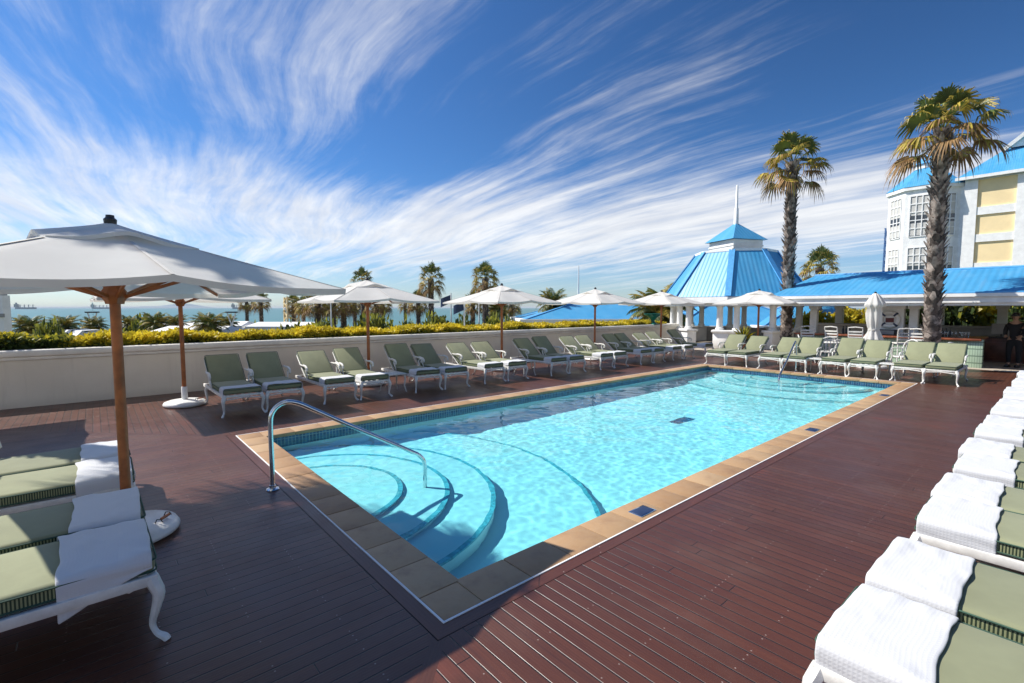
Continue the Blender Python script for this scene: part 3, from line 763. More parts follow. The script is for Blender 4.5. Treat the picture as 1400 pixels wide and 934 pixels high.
# ------------------------------------------------------------------ palms
def fan_leaf(mb, base, dirv, R0, nseg, droop, mi_fn, petiole):
    d=Vector(dirv).normalized(); side=d.cross(Vector((0,0,1)))
    side=side.normalized() if side.length>1e-3 else Vector((1,0,0)); up=side.cross(d)
    b=Vector(base); p1=b+d*petiole*.6; p2=b+d*petiole+Vector((0,0,-.10*petiole*droop))
    w=.022
    mb.add([b-side*w,b+side*w,p1+side*w*.8,p1-side*w*.8],[(0,1,2,3)],mi_fn(0)); mb.add([p1-side*w*.8,p1+side*w*.8,p2+side*w*.5,p2-side*w*.5],[(0,1,2,3)],mi_fn(0))
    spread=R(105); tw=random.uniform(-.5,.5)
    side2=(side*math.cos(tw)+up*math.sin(tw)).normalized(); up2=side2.cross(d)
    for k in range(nseg):
        a=-spread+2*spread*k/(nseg-1)+random.uniform(-.03,.03)
        L=R0*(.72+.28*math.cos(a*.75))*random.uniform(.9,1.06)
        v=(d*math.cos(a)+side2*math.sin(a)+up2*(.16*abs(math.sin(a)))).normalized()
        hw=L*.042+.006
        n=v.cross(up2).normalized()
        m=p2+v*L*.52+Vector((0,0,-.06*L*droop)); e=p2+v*L*.86+Vector((0,0,-(.24+.30*random.random())*L*droop))
        tip=e+v*L*.08+Vector((0,0,-(.16+.2*random.random())*L*droop))
        cr=up2*hw*.5
        mb.add([p2,m+n*hw+cr,m-n*hw+cr,m],[(0,3,1),(0,2,3)],mi_fn(.2))
        mb.add([m+n*hw+cr,m,m-n*hw+cr,e+n*hw*.45,e-n*hw*.45],[(0,1,3),(1,4,3),(1,2,4)],mi_fn(.6))
        mb.add([e+n*hw*.45,e-n*hw*.45,tip],[(0,1,2)],mi_fn(1))
def fan_palm_meshes(seed,H,r0,r1,nfr,R0,nseg,boots,low=0,span=128,dry=5):
    random.seed(seed); lean=(random.uniform(-.12,.12),random.uniform(-.12,.12))
    def ax(z): s=z/H; return Vector((lean[0]*math.sin(s*2.2),lean[1]*math.sin(s*2),z))
    def rad(z):
        s=z/H; return r0*(1+.25*max(0,1-z/.5)**2)*(1-s)+r1*s+.05*math.exp(-((s-.97)/.05)**2)
    t=MB(); nz=26
    t.tube([ax(H*i/nz) for i in range(nz+1)],[rad(H*i/nz) for i in range(nz+1)],14 if not low else 8)
    bt=t
    z=max(.3,low); i=0
    while z<H-.05:
        a=i*2.39996+random.uniform(-.25,.25); c=ax(z); r=rad(z)
        o=Vector((math.cos(a),math.sin(a),0)); s=Vector((-o.y,o.x,0))
        f=.35+.65*min(1,z/(H*.35)); L=random.uniform(.14,.26)*f; W=random.uniform(.07,.12)
        out=random.uniform(.07,.17)*f
        p=c+o*(r-.02); tip=p+o*out+Vector((0,0,L))+s*random.uniform(-.04,.04)
        bt.add([p-s*W,p+s*W,p+Vector((0,0,-.05))+o*.02,tip-s*W*.3,tip+s*W*.3],[(0,2,3),(2,4,3),(2,1,4),(0,3,4,1)],1 if random.random()<.6 else 0)
        i+=1; z+=(H-.3)/boots
    cr=MB(); top=ax(H)
    for k in range(nfr):
        q=k/nfr; a=k*2.39996+random.uniform(-.25,.25)
        el=R(78)-R(span)*q**.9+random.uniform(-.12,.12)
        d=Vector((math.cos(a)*math.cos(el),math.sin(a)*math.cos(el),math.sin(el)))
        age=q+random.uniform(-.18,.18)
        def mi(f,age=age):
            x=age*.85+f*.42+random.uniform(-.14,.14)+.12
            return 0 if x<.62 else 1 if x<.95 else 2
        fan_leaf(cr,top+Vector((0,0,-.35*q)),d,R0*random.uniform(.85,1.12),nseg,.55+.9*q,mi,R0*random.uniform(.85,1.30))
    # a few hanging dry leaves under the crown
    for k in range(dry):
        a=random.uniform(0,6.28); d=Vector((math.cos(a)*.5,math.sin(a)*.5,-.85))
        fan_leaf(cr,top+Vector((0,0,-.35)),d,R0*.6,max(8,nseg//2),.6,lambda f:random.choice((1,2,2)),R0*.5)
    return (t.mesh('palm_trunk',[M['bark'],M['boot']],45),None,cr.mesh('palm_crown',[M['frond_g'],M['frond_y'],M['frond_b']],None))
def link(name,me,parent):
    o=bpy.data.objects.new(name,me); COL.objects.link(o); o.parent=parent; return o
def place_palm(ms,name,label,loc,rz=0,sc_=1,group=None):
    t=thing(name,label,'palm tree',loc,rz,group); t.scale=(sc_,)*3 if not isinstance(sc_,tuple) else sc_
    tr=link('trunk',ms[0],t); 
    if ms[1]: link('leaf_bases',ms[1],tr)
    link('crown',ms[2],t); return t
TALL=fan_palm_meshes(5,7.2,.20,.165,25,.74,26,380,span=104,dry=2)
TALL2=fan_palm_meshes(9,7.75,.20,.165,26,.72,26,380,span=104,dry=2)
place_palm(TALL,'fan_palm','tall fan palm with shaggy trunk standing in front of the bar and hotel',(19.3,2.65,0),1.0)
place_palm(TALL2,'fan_palm','tall fan palm with shaggy trunk beside the blue pavilion roof',(21.5,7.54,0),2.4)
place_palm(TALL,'fan_palm','tall fan palm growing left of the frame that dapples the large umbrella',(-2.35,9.4,0),.6,(.86,.86,1.0))

def date_palm_meshes(seed,H,r,nfr,L,nl):
    random.seed(seed); t=MB(); t.tube([(0,0,H*i/8) for i in range(9)],[r*(1.1-.1*i/8) for i in range(7)]+[r*1.25,r*1.1],10)
    cr=MB()
    for k in range(nfr):
        q=k/nfr; a=k*2.39996+random.uniform(-.2,.2); el=R(80)-R(100)*q+random.uniform(-.1,.1)
        h=Vector((math.cos(a),math.sin(a),0)); P=[]; n=9; ll=L*random.uniform(.85,1.1)
        p=Vector((0,0,H)); e=el
        for i in range(n+1):
            P.append(p.copy()); p=p+(h*math.cos(e)+Vector((0,0,math.sin(e))))*(ll/n); e-=R(9+5*q)*(.5+i/n)
        yel=random.random()<.25
        sd=Vector((-h.y,h.x,0))
        for j in range(nl):
            f=.12+.88*j/nl; x=f*n; i=min(int(x),n-1); c=P[i].lerp(P[i+1],x-i); tan=(P[i+1]-P[i]).normalized(); up=sd.cross(tan)
            l=ll*.26*math.sin(PI*min(1,.18+f*.85))+.05
            for s in (-1,1):
                v=(sd*s*.8+tan*.62+up*random.uniform(.05,.35)+Vector((0,0,-.12))).normalized(); w=tan*ll*.011
                m_=c+v*l*.55; 
                cr.add([c-w,c+w,m_+w,c+v*l+Vector((0,0,-.12*l)),m_-w],[(0,1,2,3,4)],(1 if yel else 0) if random.random()<.85 else random.choice((0,1,2)))
        for i in range(n): 
            w=sd*(.022*(1-i/n)+.006); cr.add([P[i]-w,P[i]+w,P[i+1]+w,P[i+1]-w],[(0,1,2,3)],1)
    return (t.mesh('date_palm_trunk',M['rust_bark'],60),None,cr.mesh('date_palm_crown',[M['frond_g'],M['frond_y'],M['frond_b']],None))
GZ=-6.0   # street level below the terrace
def top_at(x,y,D): k=xk(x); a=gp(k,D); return a[0],a[1],yz(y,D)
LOWFAN=fan_palm_meshes(12,8.0,.34,.27,36,.82,18,180,.5,span=118,dry=3)
def bgfan(x,ytop,D,sc_,label,rz):
    u,v,z=top_at(x,ytop,D); h=z-GZ; s=h/(8.0+1.0)
    place_palm(LOWFAN,'fan_palm',label,(u,v,GZ),rz,(sc_,sc_,s),'fan palms on the promenade')
bf=[(590,364,52,1.0,'fan palm with full round crown seen between second and third wall umbrellas'),
(664,364,52,1.08,'bushy fan palm rising behind the umbrella at the wall centre'),
(497,370,60,1.0,'fan palm whose crown just shows above the third wall umbrella'),
(338,403,78,.85,'small fan palm on the seafront, left one of two close together'),(358,401,74,.95,'small fan palm on the seafront, right one of two close together'),
(402,405,70,.9,'fan palm at the left edge of the trunk row under the third umbrella'),(415,408,66,.8,'slim fan palm next to the left end of the trunk row'),
(435,398,48,1.0,'stout fan palm trunk left of the white post under the third umbrella'),(456,398,48,1.0,'stout fan palm trunk right of the white post under the third umbrella'),
(470,399,52,1.0,'thick dark palm trunk in the middle of the trunk row under umbrella'),(485,402,66,.85,'thin palm trunk left of the brown pole of the third umbrella'),
(515,400,56,.95,'thick palm trunk right of the brown pole of the third umbrella'),(524,403,64,.85,'slim palm trunk second right of the third umbrella pole'),
(554,405,76,.75,'small fan palm with low crown between third umbrella and round crowned palm'),(572,400,60,.9,'bare dark palm trunk just left of the round crowned palm'),
(647,402,58,.9,'dark palm trunk left of the bushy palm behind the wall umbrella'),(699,402,58,.85,'dark palm trunk just right of the central wall umbrella pole'),
(1117,345,42,1.05,'fan palm crown above the blue bar roof between the tall palms')]
for i,(x,y,D,s,l) in enumerate(bf): bgfan(x,y,D,s,l,i*1.7)
DATE=date_palm_meshes(31,6.3,.33,44,2.1,26)
dl=[(38,438,46,1.0,'date palm at far left beside the white building, low among shrubs'),(88,438,50,1.0,'second low date palm from the left seen above the hedge'),
(128,440,55,.9,'dark date palm behind the left lamp post'),(178,438,58,.8,'date palm just right of the large umbrella pole'),(214,434,52,.95,'pale topped date palm right of the rounded shrub'),(240,437,55,.9,'date palm close left of the second umbrella pole'),
(285,434,46,1.05,'spreading date palm right of the second umbrella pole'),(311,437,56,.8,'narrow date palm beside the right lamp post'),
(678,404,54,1.0,'dense dark date palm behind the central umbrella pole'),(755,392,50,1.05,'date palm crown between the umbrellas above the low blue roof'),(903,392,34,1.1,'large date palm left of the blue pavilion with orange boots')]
for i,(x,y,D,s,l) in enumerate(dl):
    u,v,z=top_at(x,y-(9 if y>425 else 0),D); sz=(z-GZ)/(6.3+1.5)
    place_palm(DATE,'date_palm',l,(u,v,GZ),i*1.3,(s,s,sz),'date palms along the seafront')
BIGDATE=date_palm_meshes(44,3.0,.42,40,2.6,34)
place_palm(BIGDATE,'date_palm','date palm with long drooping fronds and orange trunk behind the wall end',(26.2,16.4,-1.55),0,1.0)

# ------------------------------------------------------------------ shrubs behind the wall
def shrub_mesh(seed,n=1500,pal=(.6,.3),size=.16):
    random.seed(seed); mb=MB(); lob=[(Vector((random.uniform(-.6,.6),random.uniform(-.5,.5),random.uniform(.25,.75))),random.uniform(.35,.6)) for _ in range(7)]
    def samp():
        c,r=random.choice(lob); d=Vector((random.gauss(0,1),random.gauss(0,1),random.gauss(.2,.8))).normalized()
        return c+d*r*random.uniform(.65,1.05),tuple(d)
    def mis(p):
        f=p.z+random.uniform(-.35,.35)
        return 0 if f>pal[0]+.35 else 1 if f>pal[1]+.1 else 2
    leafcloud(mb,n,samp,size,mis,1.5)
    return mb
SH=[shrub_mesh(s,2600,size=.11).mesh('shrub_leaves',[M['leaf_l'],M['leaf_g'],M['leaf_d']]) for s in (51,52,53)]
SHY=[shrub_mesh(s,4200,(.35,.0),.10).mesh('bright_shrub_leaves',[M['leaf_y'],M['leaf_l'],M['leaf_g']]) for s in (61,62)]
def shrub(me,x,ytop,D,w,label,base=GZ,name='shrub',group='shrubs below the terrace'):
    u,v,z=top_at(x,ytop,D); h=(z-base)/1.3
    o=bpy.data.objects.new(name,me); COL.objects.link(o); o.location=(u,v,base); o.scale=(w,w,h); o.rotation_euler=(0,0,x*.37)
    tag(o,label,'shrub',group); return o
sl=[(195,430,56,2.2,'rounded dark shrub between the two left umbrella poles'),(270,434,60,1.9,'dark shrub behind the second umbrella pole'),(392,433,52,2.0,'dark domed shrub left of the lattice mast'),
(437,436,44,2.2,'green shrub at the foot of the palm trunk row, left side'),(425,440,42,1.6,'low green shrub in front of the palm trunk row'),(468,433,46,2.0,'olive shrub behind the middle of the palm trunk row'),
(500,430,50,2.4,'dark shrub behind the third umbrella pole'),(535,428,50,2.3,'broad dark shrub right of the third umbrella pole'),(565,428,52,2.2,'dark shrub before the bare palm trunk'),(598,427,50,2.2,'shrub at the foot of the round crowned palm'),
(625,430,50,2.0,'dark shrub behind the left flagpole'),(650,430,50,2.2,'dark shrub behind the right flagpoles'),(676,428,50,2.0,'dark shrub left of the central umbrella pole'),(692,432,48,1.5,'small dark shrub against the white parapet'),
(340,438,62,2.0,'low dark shrub under the two small seafront palms'),(62,436,40,1.4,'dark green shrub beyond the shaded hedge end')]
for i,(x,y,D,w,l) in enumerate(sl): shrub(SH[i%3],x,y,D,w,l)

# ------------------------------------------------------------------ seafront things
def lamp_post(x,y,D,label):
    u,v,z=top_at(x,y,D); t=thing('lamp_post',label,'lamp post',(u,v,GZ),YAW+.3,'lamp posts on the promenade'); H=z-GZ
    p=MB(); p.tube([(0,0,0),(0,0,H-1.3)],.13,8); p.build('post',M['white_paint'],t)
    for s in (-1,1):
        a=MB(); a.tube([(0,0,H-1.5),(0,s*.25,H-.75),(0,s*.42,H-.1)],.07,6); a.build('arm',M['white_paint'],t)
    h=MB(); h.rbox(-.25,.25,-.62,.62,H-.08,H+.08,r=.04,seg=2); h.build('lamp_head',M['dark'],t)
lamp_post(127,427,55,'white forked lamp post with dark flat head, left of two'); lamp_post(317,427,55,'white forked lamp post with dark flat head, right of two')
def flagpole(x,y,D,label,flag):
    u,v,z=top_at(x,y,D); t=thing('flagpole',label,'flagpole',(u,v,GZ),0,'flagpoles behind the hedge'); H=z-GZ
    p=MB(); p.tube([(0,0,0),(0,0,H)],[.09,.06],8); p.build('pole',M['white_paint'],t)
    if flag:
        f=MB(); n=6
        for k in range(n):
            a,b=k/n,(k+1)/n; g=lambda q:Vector((RT.x*q*1.1,RT.y*q*1.1,0))*-1+Vector((FW.x,FW.y,0))*.12*math.sin(q*7)
            A,B=g(a),g(b); f.quad((A.x,A.y,H-1.0-.5*a),(B.x,B.y,H-1.0-.5*b),(B.x,B.y,H-.15-.45*b),(A.x,A.y,H-.15-.45*a))
        f.build('flag',M['navy'],t,smooth=180)
flagpole(617,401,50,'white flagpole with dark flag, left of the three behind the hedge',True); flagpole(635,410,48,'white flagpole with navy flag, middle of the three behind the hedge',True); flagpole(655,414,52,'bare white flagpole, right of the three behind the hedge',False)
flagpole(453,414,44,'bare white post among the stout palm trunks',False)
def mast(x,y,D,w,name,label,cat,m,lev=10):
    u,v,z=top_at(x,y,D); t=thing(name,label,cat,(u,v,GZ)); H=z-GZ; a=MB()
    for sx in (-1,1):
        for sy in (-1,1): a.tube([(sx*w,sy*w,0),(sx*w*.8,sy*w*.8,H)],w*.14,5)
    for k in range(lev*2):
        z0,z1=H*k/lev/2,H*(k+1)/lev/2; s=1 if k%2 else -1
        for q in (-1,1):
            a.bar((s*w*.9,q*w*.9,z0),(-s*w*.9,q*w*.9,z1),w*.14,w*.14); a.bar((q*w*.9,s*w*.9,z0),(q*w*.9,-s*w*.9,z1),w*.14,w*.14)
    a.build('lattice',m,t); return t,H
t_,H_=mast(399,407,70,.9,'lattice_mast','pale lattice mast with ball tops standing on the seafront','mast',M['panel'],7)
for k in range(7):
    b=MB(); b.lathe([(0,-.3),(.3,0),(0,.3)],8,c=(random.uniform(-.9,.9),random.uniform(-.9,.9),H_*(.55+.07*k))); b.build('ball',M['white_paint'],t_,smooth=180)
t_,H_=mast(1212,314,95,1.0,'tower_crane','blue lattice tower crane beside the hotel turret','crane',M['steelblue'],12)
b=MB(); b.bar((-1.5,0,H_),(1.5,0,H_+.2),.5,.7); b.build('slewing_head',M['steelblue'],t_)
def parked_car(x,y,D,rz,label):
    u,v,z=top_at(x,y,D); t=thing('parked_car',label,'car',(u,v,z-1.45),rz,'cars on the upper car park'); 
    prof=[(-2.1,.35),(-2.1,.8),(-1.75,.95),(-1.15,1.42),(.55,1.45),(1.2,.98),(2.0,.85),(2.12,.6),(2.1,.3)]
    b=MB(); n=len(prof)
    vs=[(px,-.82+(.14 if pz>1.1 else 0),pz) for px,pz in prof]+[(px,.82-(.14 if pz>1.1 else 0),pz) for px,pz in prof]
    b.add(vs,[tuple(range(n)),tuple(range(2*n-1,n-1,-1))]+[(i,n+i,n+(i+1)%n,(i+1)%n) for i in range(n)]); b.build('body',M['white_paint'],t,smooth=25)
    for s in (-1,1):
        w=MB(); w.add([(-1.1,s*.80,.98),(.95,s*.80,.98),(.5,s*.70,1.38),(-.95,s*.70,1.38)],[(0,1,2,3)]); w.build('window',M['glass'],t,smooth=None)
    for wx in (-1.3,1.35):
        for s in (-1,1):
            w=MB(); w.tube([(wx,s*.84,.32),(wx,s*.62,.32)],.32,14); w.build('wheel',M['dark'],t)
for i,(x,y,D,rz,l) in enumerate([(72,450,50,.4,'white parked car at the left end of the car row'),(92,450,50,.5,'white parked car second from left above the hedge'),(108,450,50,.4,'white parked car near the left lamp post'),(122,451,50,.6,'white parked car just right of the left lamp post')]): parked_car(x,y,D,rz,l)
def pavilion_tent(x0,x1,y,D,label):
    a=gp(xk(x0),D); b=gp(xk(x1),D); z=yz(y,D); L=math.hypot(b[0]-a[0],b[1]-a[1]); rz=math.atan2(b[1]-a[1],b[0]-a[0])
    t=thing('market_tent',label,'tent',(a[0],a[1],GZ),rz,'long white tents below the terrace'); H=z-GZ
    r=MB(); r.add([(0,0,H-.5),(L,0,H-.5),(L,5,H-.5),(0,5,H-.5),(.4,2.5,H),(L-.4,2.5,H)],[(0,1,5,4),(1,2,5),(2,3,4,5),(3,0,4)]); r.build('roof',M['white_paint'],t,smooth=None)
    v=MB()
    for (p,q) in (((0,0),(L,0)),((L,0),(L,5)),((L,5),(0,5)),((0,5),(0,0))): v.quad((*p,H-.85),(*q,H-.85),(*q,H-.5),(*p,H-.5))
    v.build('valance',M['white_paint'],t,smooth=None)
    for k in range(5):
        for yy in (.1,4.9): p=MB(); p.tube([(L*k/4*.98+.1,yy,0),(L*k/4*.98+.1,yy,H-.5)],.06,6); p.build('pole',M['white_paint'],t)
for x0,x1,y,D,l in [(150,262,441,62,'long white tent roof behind the large umbrella pole'),(265,330,440,60,'white tent roof right of the second umbrella pole'),(335,432,441,60,'white tent roof below the two small seafront palms'),(200,300,447,46,'nearest long white tent roof just above the hedge')]: pavilion_tent(x0,x1,y,D,l)
def boat(x,y,D,kind,label):
    u,v,_=top_at(x,421,D); Z=SEA
    t=thing('cargo_ship' if kind=='ship' else 'motor_boat' if kind=='boat' else 'sailing_boat',label,'ship' if kind=='ship' else 'boat',(u,v,Z),math.atan2(RT.y,RT.x))
    L={'ship':150,'boat':9,'sail':14}[kind]
    def hull(mb,l,w,h):
        mb.prism([(-l/2,-w/2),(l*.36,-w/2),(l/2,0),(l*.36,w/2),(-l/2,w/2)],-.2,h)
    h=MB(); hull(h,L,L*.16,{'ship':14,'boat':1.2,'sail':1.3}[kind]); h.build('hull',M['ship'] if kind=='ship' else M['plastic_white'] if kind=='boat' else M['navy'],t,smooth=None)
    if kind=='ship':
        b=MB(); b.box(-85,-65,-10,10,14,38); b.box(-80,-72,-4,4,38,48); b.build('bridge',M['grey'],t,smooth=None)
        for k in range(4): c=MB(); c.box(-50+k*32,-46+k*32,-2,2,14,34); c.bar((-48+k*32,0,33),(-30+k*32,0,28),1.5,1.5); c.build('deck_crane',M['grey'],t,smooth=None)
    elif kind=='boat':
        b=MB(); b.rbox(-2.5,1,-.6,.6,1.2,2.4,r=.2,seg=2); b.build('cabin',M['plastic_white'],t); w=MB(); w.box(.99,1.03,-.5,.5,1.6,2.2); w.box(-2,.8,-.615,-.6,1.6,2.2); w.build('window',M['glass'],t,smooth=None)
    else:
        p=MB(); p.tube([(1,0,1),(1,0,17)],.12,6); p.build('mast',M['white_paint'],t); p=MB(); p.tube([(1,0,2.4),(-5,0,2.4)],.2,6); p.build('boom',M['white_paint'],t); c=MB(); c.rbox(-3,2.5,-.8,.8,1.3,2.0,r=.2,seg=2); c.build('cabin',M['plastic_white'],t)
SEA=-8.0
boat(38,0,3600,'ship','grey cargo ship on the horizon at far left'); boat(140,0,4200,'ship','grey cargo ship on the horizon beside the large umbrella pole'); boat(332,0,4000,'ship','grey cargo ship on the horizon left of the two small palms'); boat(352,0,4600,'ship','grey cargo ship on the horizon behind the two small palms')
boat(606,0,300,'boat','white motor boat on the sea between palm trunks'); boat(126,0,330,'sail','dark hulled sailing boat with tall mast near the large umbrella pole'); boat(694,0,310,'boat','white motor boat beside the central umbrella pole')
def gpoly(name,pts,z,m,kind='structure'):
    mb=MB(); mb.poly([(*gp(R_/D_ if D_ else 0,D_),z) if False else (D_*FW.x+R_*RT.x,D_*FW.y+R_*RT.y,z) for R_,D_ in pts]); o=mb.build(name,m,smooth=None); tag(o,kind=kind)
    if o.data.polygons[0].normal.z<0: o.data.flip_normals()
    return o
gpoly('ground',[(-60000,-60000),(60000,-60000),(60000,60000),(-60000,60000)],SEA-1.5,M['land'])
gpoly('sea',[(-60000,88),(6,88),(30,140),(900,900),(60000,24000),(60000,60000),(-60000,60000)],SEA,M['sea'])
gpoly('land',[(-150,-120),(200,-120),(500,400),(30,139),(6,87),(-150,87)],GZ,M['land'])
def hills():
    random.seed(4); mb=MB(); D=14000
    for x0,x1,h,DD in ((178,300,150,14000),(45,175,70,17000),(-20,60,60,18000),(20,260,70,21000),(330,720,45,20000)):
        n=40; pr=[]
        for i in range(n+1):
            s=i/n; y=h*(math.sin(PI*s)**.8)*(.75+.25*math.sin(s*9+x0))+random.uniform(-4,4)*math.sin(PI*s)
            pr.append((x0+(x1-x0)*s,max(y,0)))
        o=len(mb.v)
        for (x,y) in pr:
            for dd,f in ((0,0.),(600,1.),(1600,.0)):
                a=gp(xk(x),DD+dd); mb.v.append((a[0],a[1],SEA-2+y*f))
        for i in range(n):
            for k in range(2): mb.f.append((o+i*3+k,o+(i+1)*3+k,o+(i+1)*3+k+1,o+i*3+k+1)); mb.m.append(0)
    tag(mb.build('hills',M['hill'],smooth=180),kind='structure')
hills()
# ------------------------------------------------------------------ roofs and buildings
def face_uv(mb,pts,mi=0,eave=(0,1)):
    P=[Vector(p) for p in pts]; e=(P[eave[1]]-P[eave[0]]).normalized(); n=(P[1]-P[0]).cross(P[2]-P[0]).normalized(); s=n.cross(e)
    mb.poly(P,mi,[((p-P[0]).dot(e),(p-P[0]).dot(s)) for p in P])
def hip(mb,x0,x1,y0,y1,z0,z1,ix,iy,mi=0):
    """hip roof over a rectangle; ix, iy are how far the upper edges step in"""
    a=[(x0,y0,z0),(x1,y0,z0),(x1,y1,z0),(x0,y1,z0)]; b=[(x0+ix,y0+iy,z1),(x1-ix,y0+iy,z1),(x1-ix,y1-iy,z1),(x0+ix,y1-iy,z1)]
    for i in range(4):
        j=(i+1)%4; q=[a[i],a[j],b[j],b[i]]
        if (Vector(b[i])-Vector(b[j])).length<.01: q=q[:3]
        face_uv(mb,q,mi)
def gazebo():
    c=(25.05,11.35); ang0=math.atan2(-c[1],-c[0])-R(4)
    t=thing('gazebo','octagonal pavilion with bright blue ribbed roof, white cupola and spire','gazebo',(c[0],c[1],0))
    def ring(r,z,off=0): return [(r*math.cos(ang0+k*PI/4+off),r*math.sin(ang0+k*PI/4+off),z) for k in range(8)]
    r=MB(); lo,hi=ring(3.55,2.42),ring(1.92,4.66)
    for k in range(8): face_uv(r,[lo[k],lo[(k+1)%8],hi[(k+1)%8],hi[k]])
    rf=r.build('roof',M['roof'],t,smooth=None)
    for k in range(8):
        h=MB(); a,b=Vector(lo[k]),Vector(hi[k]); h.bar(a+Vector((0,0,.03)),b+Vector((0,0,.03)),.26,.05); h.build('hip_flashing',M['roof_trim'],rf,smooth=None)
    for (r0,r1,z0,z1) in ((3.30,3.68,2.12,2.40),(3.2,3.5,1.98,2.13),(1.82,1.97,4.63,4.74)):
        f=MB(); A,B=ring(r1,z0),ring(r1,z1); C,D=ring(r0,z0),ring(r0,z1)
        for k in range(8):
            j=(k+1)%8; f.poly([A[k],A[j],B[j],B[k]]); f.poly([D[k],D[j],C[j],C[k]]); f.poly([B[k],B[j],D[j],D[k]]); f.poly([C[k],C[j],A[j],A[k]])
        f.build('cornice',M['white_paint'],t,smooth=None)
    s=MB(); s.poly(ring(3.3,2.2)[::-1]); s.build('ceiling',M['white_paint'],t,smooth=None)
    # square cupola seen corner on
    cu=MB(); q=1.22
    def sq(r,z): return [(r*math.cos(ang0+k*PI/2),r*math.sin(ang0+k*PI/2),z) for k in range(4)]
    a,b=sq(q*1.02,4.72),sq(q*1.02,5.28)
    for k in range(4): cu.poly([a[k],a[(k+1)%4],b[(k+1)%4],b[k]])
    a2,b2=sq(q*1.06,4.97),sq(q*1.06,5.03)
    for k in range(4): cu.poly([a2[k],a2[(k+1)%4],b2[(k+1)%4],b2[k]])
    cu.poly(b); cb=cu.build('cupola',M['white_paint'],t,smooth=None)
    cr=MB(); e=sq(q*1.22,5.29); ap=(0,0,6.26)
    for k in range(4): face_uv(cr,[e[k],e[(k+1)%4],ap])
    cr.poly(e[::-1]); cr.build('cupola_roof',M['roof'],cb,smooth=None)
    sp=MB(); sp.lathe([(0,6.1),(.12,6.1),(.10,6.95),(.07,7.0),(.05,8.1),(.015,8.15),(0,8.15)],10); sp.build('spire',M['white_paint'],t,smooth=40)
    V=ring(2.95,0)
    for k in range(8):
        tx,ty=-math.sin(ang0+k*PI/4),math.cos(ang0+k*PI/4)
        for s in (-1,1):
            co=MB(); x,y=V[k][0]+tx*s*.36,V[k][1]+ty*s*.36
            co.lathe([(0,.84),(.19,.84),(.19,.95),(.145,.98),(.135,1.9),(.18,1.95),(.18,2.1),(0,2.1)],14,c=(x,y,0)); co.build('column',M['white_paint'],t,smooth=50)
        pd=MB(); Mx=Matrix.Translation((V[k][0],V[k][1],0))@Matrix.Rotation(ang0+k*PI/4,4,'Z')
        pd.rbox(-.26,.26,-.62,.62,0,.76,r=.01,seg=1,M=Mx); pd.rbox(-.33,.33,-.69,.69,.75,.86,r=.03,seg=3,M=Mx); pd.build('pedestal',M['white_paint'],t,smooth=45)
    for k in (1,2,3,4,5,6):
        a,b=Vector(V[k]),Vector(V[(k+1)%8]); d=(b-a).normalized()
        dw=MB(); dw.bar(a+d*.6+Vector((0,0,.4)),b-d*.6+Vector((0,0,.4)),.22,.8)
        dw.build('dwarf_wall',M['grey'],t,smooth=None)
gazebo()
